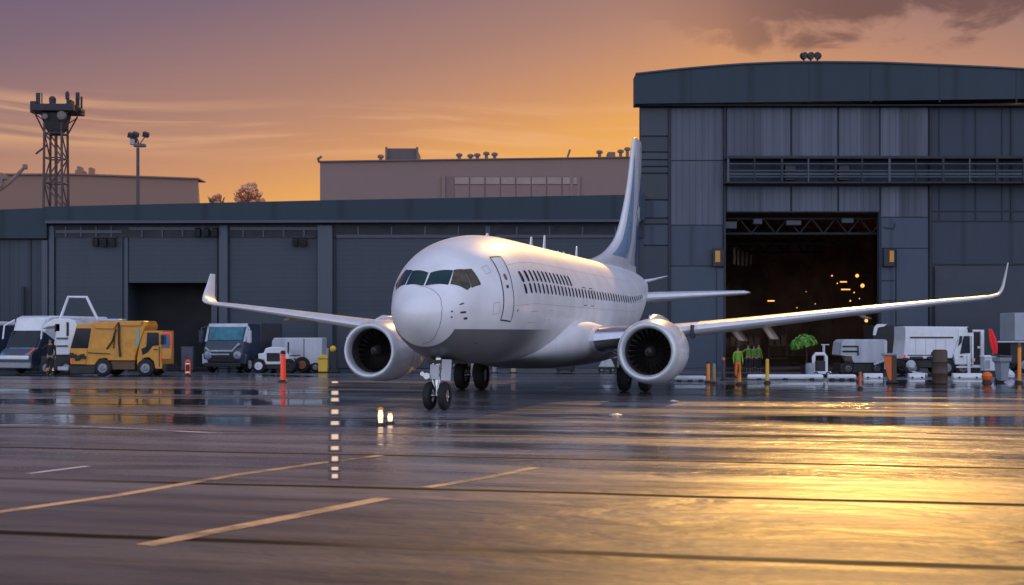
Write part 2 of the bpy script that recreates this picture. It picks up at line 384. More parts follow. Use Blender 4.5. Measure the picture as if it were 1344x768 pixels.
# ------------------------------------------------------------------ airliner
def pchip(xs, ys):
    n = len(xs); h = [xs[i + 1] - xs[i] for i in range(n - 1)]; d = [(ys[i + 1] - ys[i]) / h[i] for i in range(n - 1)]
    m = [d[0]] + [0 if d[i - 1] * d[i] <= 0 else 2 * d[i - 1] * d[i] / (d[i - 1] + d[i]) for i in range(1, n - 1)] + [d[-1]]
    def f(x):
        x = min(max(x, xs[0]), xs[-1]); i = 0
        while i < n - 2 and x > xs[i + 1]: i += 1
        t = (x - xs[i]) / h[i]
        return ys[i] * (2 * t**3 - 3 * t * t + 1) + h[i] * m[i] * (t**3 - 2 * t * t + t) + ys[i + 1] * (-2 * t**3 + 3 * t * t) + h[i] * m[i + 1] * (t**3 - t * t)
    return f
def prof(pts):
    g = pchip([sqrt(p[0]) for p in pts], [p[1] for p in pts]); return lambda a: g(sqrt(max(a, 0)))
ZT = prof([(0, 2.85), (.3, 3.28), (.87, 3.70), (1.4, 4.16), (2, 4.58), (3, 5.05), (4, 5.31), (5.5, 5.5), (7.5, 5.58), (30, 5.58), (36.8, 5.25)])
ZB = prof([(0, 2.85), (.3, 2.33), (1, 1.88), (2, 1.57), (3, 1.42), (4.5, 1.33), (7, 1.3), (21, 1.3), (25, 1.75), (30, 2.9), (36.8, 4.7)])
WW = prof([(0, 0.0), (.3, .6), (1, 1.07), (2, 1.46), (3, 1.82), (4, 2.02), (5.5, 2.1), (23, 2.1), (25, 2.05), (28, 1.7), (32, 1.1), (36.8, .25)])
ZC = prof([(0, 2.85), (1, 2.95), (2, 3.1), (4, 3.35), (6, 3.45), (22, 3.45), (30, 4.2), (36.8, 5.0)])
def hull(a, th, off=0.):
    st, ct = sin(th), cos(th); zc = ZC(a); h = (ZT(a) - zc) if ct > 0 else (zc - ZB(a))
    p = Vector((WW(a) * st, a, zc + h * ct))
    if off:
        e = .02; u = hull(a + e, th) - p; v = hull(a, th + e) - p; n = v.cross(u)
        if n.x * p.x + n.z * (p.z - zc) < 0: n = -n
        p = p + n.normalized() * off
    return p
def patch(cols, off, sub=8):
    """skin patch between columns of (a, theta) control points"""
    def lerp(p, q, t): return (p[0] + (q[0] - p[0]) * t, p[1] + (q[1] - p[1]) * t)
    def along(c, t):
        k = t * (len(c) - 1); i = min(int(k), len(c) - 2); return lerp(c[i], c[i + 1], k - i)
    mb = MB(); nu = sub * (len(cols) - 1); nv = sub * (len(cols[0]) - 1); rows = []
    for i in range(nu + 1):
        k = i / sub; c = min(int(k), len(cols) - 2)
        rows.append([hull(*lerp(along(cols[c], j / nv), along(cols[c + 1], j / nv), k - c), off) for j in range(nv + 1)])
    return mb.loft(rows, closed=False, caps=False)
def seam(pts, w, off, closed=False, sub=6):
    """thin strip along a path on the skin"""
    mb = MB(); P = []
    n = len(pts)
    for i in range(n if closed else n - 1):
        p, q = pts[i], pts[(i + 1) % n]
        for k in range(sub): P.append((p[0] + (q[0] - p[0]) * k / sub, p[1] + (q[1] - p[1]) * k / sub))
    P.append(pts[0] if closed else pts[-1])
    Q = [hull(a, t, off) for a, t in P]; rows = []
    for i, p in enumerate(Q):
        t = (Q[min(i + 1, len(Q) - 1)] - Q[max(i - 1, 0)]).normalized()
        n_ = (hull(*P[i], off + .1) - p).normalized(); s_ = t.cross(n_) * w / 2
        rows.append([p + s_, p - s_])
    return mb.loft(rows, closed=False, caps=False)
def oval(a, th, wa, ht, off, n=18, lean=0.):
    c = hull(a, th, off); mb = MB(); r = max(WW(a), .3); vs = [c]
    for k in range(n):
        t = 2 * pi * k / n; cu, su = cos(t), sin(t)
        x = math.copysign(abs(cu) ** .6, cu); y = math.copysign(abs(su) ** .6, su)
        vs.append(hull(a + x * wa / 2 + y * lean, th + y * ht / 2 / r, off))
    return mb.add(vs, [(0, 1 + k, 1 + (k + 1) % n) for k in range(n)])

def fuselage_paint():
    if 'fuselage_paint' in bpy.data.materials: return bpy.data.materials['fuselage_paint']
    m, nt, b = new_mat('fuselage_paint'); N, L = nt.nodes, nt.links
    tc = N.new('ShaderNodeTexCoord'); sp = N.new('ShaderNodeSeparateXYZ'); L.new(tc.outputs['Object'], sp.inputs[0])
    def mt(op, a, v=None):
        n = N.new('ShaderNodeMath'); n.operation = op
        for i, x in enumerate((a, v)):
            if x is None: continue
            if isinstance(x, (int, float)): n.inputs[i].default_value = x
            else: L.new(x, n.inputs[i])
        return n.outputs[0]
    nz = N.new('ShaderNodeTexNoise'); nz.inputs['Scale'].default_value = .9; nz.inputs['Detail'].default_value = 6; L.new(tc.outputs['Object'], nz.inputs['Vector'])
    fade = N.new('ShaderNodeMapRange'); fade.interpolation_type = 'SMOOTHSTEP'; L.new(sp.outputs[1], fade.inputs[0])
    for i_, x_ in enumerate((5.2, 9.8, 1., 0.)): fade.inputs[i_ + 1].default_value = x_
    und = N.new('ShaderNodeMapRange'); und.interpolation_type = 'SMOOTHSTEP'; L.new(sp.outputs[2], und.inputs[0])
    for i_, x_ in enumerate((1.15, 2.0, 1., 0.)): und.inputs[i_ + 1].default_value = x_
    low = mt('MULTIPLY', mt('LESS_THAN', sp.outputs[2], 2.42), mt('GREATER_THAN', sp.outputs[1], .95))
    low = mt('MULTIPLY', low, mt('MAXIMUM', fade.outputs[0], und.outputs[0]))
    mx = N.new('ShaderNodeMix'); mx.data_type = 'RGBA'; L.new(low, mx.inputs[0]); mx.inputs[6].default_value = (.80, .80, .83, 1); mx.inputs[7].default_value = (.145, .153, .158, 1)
    # skin joints: fine frame lines around the hull
    fr = mt('ABSOLUTE', mt('SUBTRACT', mt('FRACT', mt('DIVIDE', mt('SUBTRACT', sp.outputs[1], .1), 2.2)), .5))
    ln = mt('MULTIPLY', mt('LESS_THAN', fr, .0030), mt('GREATER_THAN', sp.outputs[1], 3.6))
    m1 = N.new('ShaderNodeMix'); m1.data_type = 'RGBA'; L.new(mt('MULTIPLY', ln, .28), m1.inputs[0]); L.new(mx.outputs[2], m1.inputs[6]); m1.inputs[7].default_value = (.2, .2, .22, 1)
    v = N.new('ShaderNodeMapRange'); v.inputs[1].default_value = .3; v.inputs[2].default_value = .7; v.inputs[3].default_value = .86; v.inputs[4].default_value = 1.05; L.new(nz.outputs['Fac'], v.inputs[0])
    m2 = N.new('ShaderNodeMix'); m2.data_type = 'RGBA'; m2.blend_type = 'MULTIPLY'; m2.inputs[0].default_value = 1; L.new(m1.outputs[2], m2.inputs[6]); L.new(v.outputs[0], m2.inputs[7])
    L.new(m2.outputs[2], b.inputs['Base Color'])
    b.inputs['Roughness'].default_value = .44; b.inputs['Coat Weight'].default_value = .22; b.inputs['Coat Roughness'].default_value = .10
    # very slight waviness of the sheet metal between frames
    bp = N.new('ShaderNodeBump'); bp.inputs['Strength'].default_value = .12; bp.inputs['Distance'].default_value = .02
    n3 = N.new('ShaderNodeTexNoise'); n3.inputs['Scale'].default_value = 1.1; n3.inputs['Detail'].default_value = 2; L.new(tc.outputs['Object'], n3.inputs['Vector'])
    L.new(n3.outputs['Fac'], bp.inputs['Height']); L.new(bp.outputs[0], b.inputs['Normal'])
    return m

def airfoil(n=13):
    up = []; lo = []
    for i in range(n):
        x = (1 - cos(pi * i / (n - 1))) / 2
        t = 5 * (.2969 * sqrt(x) - .126 * x - .3516 * x * x + .2843 * x**3 - .1036 * x**4)
        cam = .06 * x * (1 - x)
        up.append((x, t, cam)); lo.append((x, -t, cam))
    return up[::-1] + lo[1:-1]           # TE -> LE over the top, then back under
AF = airfoil()
def foil_ring(le, chord, tc_, nrm, twist=0., camber=1.):
    """airfoil section: chord runs aft (+y), thickness along nrm"""
    le = Vector(le); nrm = Vector(nrm).normalized(); out = []
    for x, t, cm in AF:
        out.append(le + Vector((0, 1, 0)) * (x * chord) + nrm * ((t * tc_ + cm * camber) * chord + twist * x * chord))
    return out
WING = [(1.7, 11.55, 1.95, 7.3, .15), (2.6, 12.0, 2.02, 6.6, .15), (3.6, 12.42, 2.13, 5.7, .14), (5.0, 13.05, 2.30, 4.7, .13), (8, 14.35, 2.66, 3.75, .12), (12, 16.08, 3.14, 2.75, .115), (15.2, 17.45, 3.50, 1.95, .11), (16.7, 18.1, 3.66, 1.6, .11),
        (17.15, 18.45, 3.78, 1.4, .10), (17.36, 18.85, 4.05, 1.15, .09), (17.5, 19.4, 4.5, .85, .09), (17.66, 20.05, 5.1, .5, .08)]
def section_normal(W, i, sgn):
    p, q = W[max(i - 1, 0)], W[min(i + 1, len(W) - 1)]
    d = Vector((q[0] - p[0], 0, q[2] - p[2])).normalized(); return Vector((-d.z * sgn, 0, d.x))
def dense(W, k=5):
    """resample the planform smoothly"""
    d = [0]
    for i in range(1, len(W)): d.append(d[-1] + sqrt((W[i][0] - W[i - 1][0])**2 + (W[i][2] - W[i - 1][2])**2))
    fs = [pchip(d, [w[j] for w in W]) for j in range(5)]; out = []
    for i in range(len(W) - 1):
        for s_ in range(k): out.append(tuple(f(d[i] + (d[i + 1] - d[i]) * s_ / k) for f in fs))
    out.append(W[-1]); return out

def make_airliner():
    PSI = radians(16)
    air = thing('airliner', 'white twin engine airliner with a grey belly and upturned wingtips, parked nose on', 'airliner', (-2.8, 37, 0), -PSI)
    # fuselage
    st = [.0004] + [.012 * 1.45**k for k in range(1, 12)]
    st = [a for a in st if a < .8] + [.8 + .2 * k for k in range(0, 30)] + [7 + 1. * k for k in range(0, 14)] + [20.5 + .75 * k for k in range(0, 22)] + [36.8]
    st = sorted(set(round(a, 4) for a in st if a <= 36.8)); n = 96
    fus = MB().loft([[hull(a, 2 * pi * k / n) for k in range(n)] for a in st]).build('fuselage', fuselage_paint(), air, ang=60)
    seam([(.80, -.10), (.82, 0), (.705, .414), (.60, .75), (.467, 1.085), (.40, 1.576), (.43, 2.008), (.498, 2.378), (.7, 2.85), (.76, pi)], .018, .004, sub=8).build('radome_seam', M('radome_seam_grey', (.22, .225, .24), .5), fus)
    # cockpit glazing
    R1 = [[(1.292, .041), (.862, .036)], [(1.594, .486), (1.112, .613)]]
    R2 = [[(1.614, .522), (1.166, .681)], [(1.74, .60), (1.48, 1.077)], [(1.855, .676), (1.642, 1.057)]]
    R3 = [[(1.895, .684), (1.68, 1.085)], [(2.106, .778), (2.069, 1.123)]]
    def grow(c, g, da):
        ca = sum(p[0] for q in c for p in q) / sum(len(q) for q in c); ct = sum(p[1] for q in c for p in q) / sum(len(q) for q in c)
        return [[(p[0] + math.copysign(da, p[0] - ca), p[1] + math.copysign(g, p[1] - ct)) for p in q] for q in c]
    def mir(c): return [[(a, -t) for a, t in q] for q in c]
    for c, mat in ((R1, cockpit_glass), (R2, tan_glass), (R3, tan_glass)):
        for k, cc in enumerate((c, mir(c))):
            s_ = patch(grow(cc, .016, .018), .005).build('window_seal', black, fus)
            patch(cc, .011).build('cockpit_window', cockpit_glass if k else mat, fus)
    # wipers
    for s_ in (-1, 1):
        seam([(.83, s_ * .06), (.90, s_ * .20), (1.0, s_ * .36)], .025, .03).build('wiper', black, fus)
    # forward door
    DL = [(3.213, .749), (2.974, 1.30), (2.912, 1.868)]; DR = [(3.831, .807), (3.537, 1.341), (3.563, 1.913)]
    door = patch([DL, DR], .006, 8).build('cabin_door', white_paint, fus)
    seam(DL[:1] + [(3.09, 1.02)] + DL[1:] + DR[::-1][:2] + [(3.66, 1.07)] + DR[::-1][2:], .045, .010, closed=True).build('door_seam', dark_gap, fus)
    oval(3.316, 1.161, .16, .22, .014).build('door_window', chrome, fus)
    oval(3.257, 1.325, .14, .10, .014).build('door_handle', dark_gap, fus)
    # rear door outlines over the wing and frame line behind the forward door
    for a0 in (12.6, 13.8):
        seam([(a0, 1.30), (a0 + .55, 1.30), (a0 + .55, 1.62), (a0, 1.62)], .03, .006, closed=True, sub=4).build('exit_outline', dark_gap, fus)
    # cabin windows: main row and the shorter row above it
    for k in range(40):
        a = 4.6 + .53 * k
        if abs(a - 3.3) > .5: oval(a, 1.415, .21, .34, .007, lean=.05).build('cabin_window', navy_win, fus)
    for k in range(13):
        oval(4.5 + .53 * k, 1.215, .24, .40, .007, lean=.06).build('upper_window', navy_win, fus)
    for th in (.98, 1.66):
        seam([(3.75 if th < 1.5 else 3.7, th), (9, th), (16, th), (24, th)], .012, .004, sub=14).build('lap_joint', M('lap_joint_grey_%d' % (th * 100), (.42, .42, .45), .5), fus)
    for a0, t0, a1, t1 in ((5.2, 1.78, 6.1, 1.95), (2.45, 1.55, 2.75, 1.75), (7.6, 1.75, 8.0, 1.9), (2.5, .85, 2.75, 1.0)):
        seam([(a0, t0), (a1, t0), (a1, t1), (a0, t1)], .014, .005, closed=True, sub=3).build('hatch_outline', M('hatch_grey', (.33, .33, .36), .5), fus)
    # small probes and placards by the nose
    for a, t, w_, h_ in ((1.075, 1.355, .18, .05), (1.104, 1.616, .24, .06), (1.227, 1.777, .16, .07), (.70, 1.56, .06, .06), (.71, 1.75, .05, .05), (3.9, 1.74, .07, .07), (2.3, 2.35, .10, .05)):
        oval(a, t, w_, h_, .007).build('probe_plate', dark_gap, fus)
    # aerials along the crown
    for a, h_ in ((6.9, .14), (12.6, .42), (14.6, .62), (16.8, .14), (17.8, .16), (18.8, .13), (20.2, .55)):
        z = ZT(a) - .03
        MB().prism([(a, z), (a + .34, z), (a + .30, z + h_), (a + .18, z + h_)], 'x', -.025, .025).build('blade_aerial', white_paint, fus, bevel=.01)
    # belly and wing-root fairing
    def fr(a, w_, zt, zb):
        zc = (zt + zb) / 2; out = []
        for k in range(48):
            t = 2 * pi * k / 48; c_, s_ = cos(t), sin(t)
            out.append((math.copysign(abs(s_)**.75, s_) * w_, a, zc + math.copysign(abs(c_)**.75, c_) * (zt - zb) / 2))
        return out
    FR = [(7.6, .3, 1.75, 1.34), (9.0, 1.0, 2.0, 1.31), (10.0, 1.7, 2.45, 1.2), (10.8, 2.14, 2.85, 1.05), (11.7, 2.42, 3.05, .98), (13.2, 2.52, 3.05, .96), (16, 2.5, 2.9, .96), (18.5, 2.4, 2.7, 1.02), (20.5, 2.1, 2.4, 1.12), (22.4, 1.2, 2.1, 1.3), (23.5, .5, 1.9, 1.45)]
    FF = [pchip([f[0] for f in FR], [f[j] for f in FR]) for j in range(4)]
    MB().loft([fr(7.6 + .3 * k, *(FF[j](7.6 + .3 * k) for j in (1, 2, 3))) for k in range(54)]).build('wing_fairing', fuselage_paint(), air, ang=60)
    flap_m = M('flap_fairing_paint', (.52, .41, .33), .5)
    # wings
    for sgn in (1, -1):
        W = dense(WING); rings = []; slat = []
        for i, (b, a, z, c, t) in enumerate(W):
            nn = section_normal(W, i, sgn); R_ = foil_ring((b * sgn, a, z), c, t, nn, twist=-.015); rings.append(R_)
        wing = MB().loft(rings).build('wing', grey_paint, air, ang=50)
        def strip(lo, hi, nm, mat, grow_=.012):
            rr = []
            for i, (b, a, z, c, t) in enumerate(W):
                if lo <= b <= hi:
                    nn = section_normal(W, i, sgn); R_ = foil_ring((b * sgn, a, z), c, t, nn, twist=-.015); cen = Vector((b * sgn, a + c * .25, z))
                    rr.append([p + (p - cen).normalized() * grow_ for p in R_[7:18]])
            if len(rr) > 1: MB().loft(rr, closed=False, caps=False).build(nm, mat, wing)
        strip(2.5, 4.4, 'inner_slat', alu, .02); strip(6.0, 16.75, 'outer_slat', satin)
        # slat end gap and flap track fairings
        for b, a, zt_, dz, lean, wd in ((7.15, 15.6, 2.62, .62, .50, .30), (8.35, 16.0, 2.72, .66, .46, .28), (11.9, 17.3, 3.08, .22, .40, .34)):
            mb = MB()
            mb.loft([[((b + u * wd / 2 + lean * f) * sgn, a + y, zt_ - dz * f) for u, y in ((-.7, -.3), (.7, -.3), (1, .3), (1, 1.3), (.5, 1.9), (-.5, 1.9), (-1, 1.3), (-1, .3))] for f in (-.15, .3, .8, 1.)])
            mb.build('flap_fairing', flap_m, wing, bevel=.05)
        MB().box((6.05 * sgn, 13.55, 2.36), (.09, .7, .5)).build('slat_end_plate', dark_gap, wing, bevel=.02)
        # engine
        ex, ea, ez = 5.1 * sgn, 9.05, 1.66
        nac = MB().lathe([(.34, 1.075), (.8, 1.13), (1.5, 1.165), (2.2, 1.14), (2.9, 1.05), (3.5, .92), (3.9, .82), (3.86, .76), (3.2, .80)], (ex, ea, ez), 'y', 56, caps=False).build('engine', M('nacelle_paint', (.74, .73, .75), .3, coat=.4, var=.07), air, ang=45)
        MB().lathe([(.34, 1.077), (.14, 1.03), (.04, .985), (0, .94), (.015, .89), (.07, .845), (.2, .815), (.34, .81)], (ex, ea, ez), 'y', 56, caps=False).build('inlet_lip', lip_m, nac, ang=60)
        MB().lathe([(.34, .809), (.7, .81), (1.15, .835), (1.16, .1), (1.161, .0)], (ex, ea, ez), 'y', 56, caps=False).build('inlet_duct', duct, nac, ang=45)
        fan = MB()
        for k in range(24):
            t0 = 2 * pi * k / 24; rows = []
            for r in (.2, .4, .62, .80):
                tw = .13 / r * .55; w_ = .05 + .055 * r
                rows.append([(ex + r * cos(t0 - tw + .12 * r), ea + .88, ez + r * sin(t0 - tw + .12 * r)), (ex + r * cos(t0 + tw + .12 * r), ea + .88 + w_ * 1.6, ez + r * sin(t0 + tw + .12 * r))])
            fan.loft(rows, closed=False, caps=False)
        fan.build('fan', fan_dark, nac, ang=20)
        MB().lathe([(.44, .004), (.47, .06), (.56, .13), (.68, .185), (.80, .21), (.9, .215)], (ex, ea, ez), 'y', 28).build('spinner', M('spinner_grey', (.035, .029, .027), .5), nac)
        sw = MB(); pts = []
        for k in range(15):
            t = k / 14; pts.append((ex + (.06 + .09 * t) * cos(4.2 * t), ea + .455 + .135 * t**1.1, ez + (.06 + .09 * t) * sin(4.2 * t)))
        sw.tube(pts, .016, 6).build('spinner_swirl', M('swirl_paint', (.12, .11, .10), .5), nac)
        MB().lathe([(3.2, .62), (4.0, .56), (4.7, .40), (4.75, .36), (4.2, .34), (4.9, .15), (5.3, .02)], (ex, ea, ez), 'y', 36).build('exhaust', M('exhaust_metal', (.20, .17, .15), .35, metal=.9, var=.25), nac)
        MB().loft([[(ex + x, a, z) for x, z in ((-w_, z0), (w_, z0), (w_ * .8, z1), (0, z1 + .05), (-w_ * .8, z1))] for a, w_, z0, z1 in ((ea + .7, .05, 2.5, 2.80), (ea + 1.4, .2, 2.5, 2.93), (ea + 2.4, .24, 2.3, 2.92), (ea + 3.6, .24, 2.1, 2.8), (ea + 5.2, .16, 2.0, 2.45))]).build('pylon', white_paint, air, bevel=.03)
        # strake and seams on the cowl
        MB().lathe([(1.62, 1.168), (1.65, 1.168)], (ex, ea, ez), 'y', 56, caps=False).build('cowl_seam', dark_gap, nac)
        # main gear
        gxx, ga = 3.4 * sgn, 16.0
        mg = MB().tube([(gxx - .35 * sgn, ga - .1, 2.0), (gxx, ga, .75), (gxx, ga, .52)], [.17, .15, .12], 14)
        mg.tube([(gxx - .5, ga, .58), (gxx + .5, ga, .58)], .09, 12); mg.tube([(gxx, ga, 1.0), (gxx - 1.1 * sgn, ga, 1.7)], .07, 10)
        mgo = mg.build('main_gear', steel, air)
        for q in (-.42, .42):
            MB().lathe([(-.21, .30), (-.22, .46), (-.17, .555), (-.06, .58), (.06, .58), (.17, .555), (.22, .46), (.21, .30)], (gxx + q, ga, .58), 'x', 32, caps=False).build('tyre', rubber, mgo)
            MB().lathe([(-.16, .05), (-.16, .31), (.16, .31), (.16, .05)], (gxx + q, ga, .58), 'x', 24).build('rim', steel, mgo)
        MB().span(gxx - .62, gxx - .55, ga - .55, ga + .6, .95, 1.75).build('gear_door', grey_paint, mgo, bevel=.02)
    # tail fin with dorsal fillet, rudder and emblem
    FIN = [(5.45, 21.8, 12.7, .035), (5.62, 22.6, 11.9, .05), (5.85, 24.4, 10.1, .065), (6.25, 26.58, 8.1, .085), (6.7, 28.1, 6.75, .095), (7.18, 29.3, 5.75, .10), (8.9, 31.3, 4.35, .10), (10.6, 32.55, 3.4, .10), (12.4, 33.5, 2.7, .095), (12.75, 33.8, 2.35, .08), (12.85, 34.2, 1.9, .05)]
    ff = [pchip([f[0] for f in FIN], [f[j] for f in FIN]) for j in range(4)]
    zs = [5.45 + .1 * k for k in range(8)] + [6.3 + .3 * k for k in range(21)] + [12.45, 12.6, 12.75, 12.82, 12.85]
    fin = MB().loft([foil_ring((0, ff[1](z), z), ff[2](z), ff[3](z), (1, 0, 0), camber=0.) for z in zs]).build('tail_fin', white_paint, air, ang=50)
    def fin_patch(z0, z1, c0, c1, nm, mat, off, shape=None):
        for s_ in (1, -1):
            rows = []
            for i in range(25):
                z = z0 + (z1 - z0) * i / 24; row = []
                for j in range(9):
                    x = c0(z) + (c1(z) - c0(z)) * j / 8
                    t = 5 * (.2969 * sqrt(x) - .126 * x - .3516 * x * x + .2843 * x**3 - .1036 * x**4) * ff[3](z)
                    row.append((s_ * (t * ff[2](z) + off), ff[1](z) + x * ff[2](z), z))
                rows.append(row)
            MB().loft(rows, closed=False, caps=False).build(nm, mat, fin)
    fin_patch(5.9, 12.6, lambda z: .70, lambda z: .992, 'rudder', M('rudder_paint', (.50, .47, .50), .3, coat=.4), .01)
    fin_patch(5.9, 10.9, lambda z: .70 + .22 * min(1, max(0, abs(z - 8.4) / 2.5))**2, lambda z: .995, 'rudder_stripe', blue_tail, .018)
    fin_patch(6.1, 11.8, lambda z: .10, lambda z: .10 + .40 * max(.02, 1 - (z - 6.1) / 6.2), 'fin_stripe', M('pale_blue_paint', (.22, .33, .50), .3, coat=.4, var=.04), .008)
    # white emblem: a small four-pointed winged figure across the rudder hinge
    zc, ac = 8.75, .74
    em = [(-.22, .55), (.02, .30), (.30, .42), (.26, .10), (.42, -.30), (.16, -.16), (.02, -.75), (-.10, -.18), (-.36, .02), (-.16, .18)]
    for s_ in (1, -1):
        vs = []
        for u, v in em:
            z = zc + v * 1.15; x = min(.98, ac + u * .55); t = 5 * (.2969 * sqrt(x) - .126 * x - .3516 * x * x + .2843 * x**3 - .1036 * x**4) * ff[3](z)
            vs.append((s_ * (t * ff[2](z) + .03), ff[1](z) + x * ff[2](z), z))
        c_ = Vector((0, 0, 0))
        for p in vs: c_ += Vector(p) / len(vs)
        MB().add([c_] + vs, [(0, 1 + k, 1 + (k + 1) % len(vs)) for k in range(len(vs))]).build('tail_emblem', white_paint, fin)
    # stabilisers
    for sgn in (1, -1):
        S = [(.3, 31.6, 4.1, 4.2, .15), (1.2, 32.2, 4.15, 3.8, .15), (3.5, 33.7, 4.31, 2.7, .145), (5.75, 35.1, 4.46, 1.6, .14), (5.95, 35.5, 4.48, 1.1, .08)]
        stb = MB().loft([foil_ring((b * sgn, a, z), c, t, (-.07 * sgn, 0, 1)) for b, a, z, c, t in S]).build('stabiliser', white_paint, air, ang=50)
        MB().loft([[p + (p - Vector((b * sgn, a + c * .3, z))).normalized() * .01 for p in foil_ring((b * sgn, a, z), c, t, (-.07 * sgn, 0, 1))[8:17]] for b, a, z, c, t in S[1:4]], closed=False, caps=False).build('leading_edge', satin, stb)
    MB().loft([foil_ring((b, a, z), c, t, (-.3, 0, 1)) for b, a, z, c, t in ((.25, 34.0, 5.05, 2.0, .12), (.9, 34.6, 5.2, 1.3, .10), (1.55, 35.2, 5.4, .6, .08))]).build('tail_strake', white_paint, air, ang=50)
    # nose gear
    na = 2.0
    ng = MB().tube([(0, na + .15, 1.7), (0, na, .78), (0, na - .02, .43)], [.10, .085, .06], 14)
    ng.tube([(-.34, na, .43), (.34, na, .43)], .055, 12)
    ng.tube([(0, na + .1, .98), (0, na + .30, .72), (0, na + .08, .48)], .035, 8)          # torque link
    ng.tube([(-.16, na, 1.05), (.16, na, 1.05)], .05, 10); ng.tube([(0, na, 1.0), (0, na + 1.2, 1.6)], .05, 10)
    ng.tube([(-.10, na - .06, 1.4), (-.13, na - .08, .95), (-.02, na - .10, .55)], .02, 6); ng.tube([(.10, na - .06, 1.4), (.12, na - .07, .9), (.03, na - .1, .5)], .018, 6)
    ngo = ng.build('nose_gear', steel, air)
    for q in (-.235, .235):
        MB().lathe([(-.115, .20), (-.125, .31), (-.09, .395), (-.03, .42), (.03, .42), (.09, .395), (.125, .31), (.115, .20)], (q, na, .42), 'x', 32, caps=False).build('tyre', rubber, ngo)
        MB().lathe([(-.10, .03), (-.118, .06), (-.10, .205), (.10, .205), (.118, .06), (.10, .03)], (q, na, .42), 'x', 24).build('rim', chrome, ngo)
    door_grey = M('gear_door_grey', (.50, .50, .55), .4)
    for q, w_, h_, zz in ((-.04, .14, .44, 1.14), (.33, .155, .64, 1.2)):
        MB().box((q, na - .12, zz), (w_ * 2, .04, h_), Matrix.Rotation(.10 if q < .1 else -.05, 3, 'Z') @ Matrix.Rotation(.06, 3, 'Y')).build('gear_door', door_grey, ngo, bevel=.012)
    MB().span(-.32, .42, na - .02, na + 1.6, 1.38, 1.50).build('wheel_well', black, ngo)
    lamp = MB()
    lamp.lathe([(-.12, .02), (-.12, .10), (-.02, .12), (.10, .05)], (-.26, na - .1, 1.02), 'y', 18); lamp.lathe([(-.1, .02), (-.1, .07), (0, .08), (.1, .03)], (-.42, na - .05, 1.08), 'y', 18)
    lamp.tube([(-.42, na, 1.08), (0, na, 1.05)], .03, 8); lamp.build('taxi_light', steel, ngo)
    return air
make_airliner()

# ------------------------------------------------------------------ buildings
fascia_m = cladding('slate_blue_fascia', (0.0230, 0.0414, 0.0598), 4.4, .12, var=.05, rough=.42)
wall_m = cladding('grey_blue_wall', (0.0475, 0.0607, 0.0792), .6, .15, var=.09)
door_m = cladding('shutter_door', (0.0554, 0.0686, 0.0884), .30, .05, axis='Z', var=.05, groove=.8)
pale_m = cladding('pale_ribbed_sheet', (0.0977, 0.1109, 0.1452), .42, .35, var=.2)
mid_m = cladding('mid_flat_panel', (0.0607, 0.0792, 0.1135), 2.6, .1, var=.07)
dim_m = cladding('dim_flat_panel', (0.0396, 0.0528, 0.0766), 3.1, .1, var=.07)
dark_m = M('dark_recess', (.016, .017, .021), .8, var=.3, scale=.6)
trim_m = M('steel_trim', (.05, .062, .088), .45, var=.2, scale=2)
seam_m = M('dark_trim', (.014, .018, .026), .6, var=.3)
hall_m = M('hall_interior', (.42, .27, .19), .8, var=.5, scale=.35)
BY = 84.0
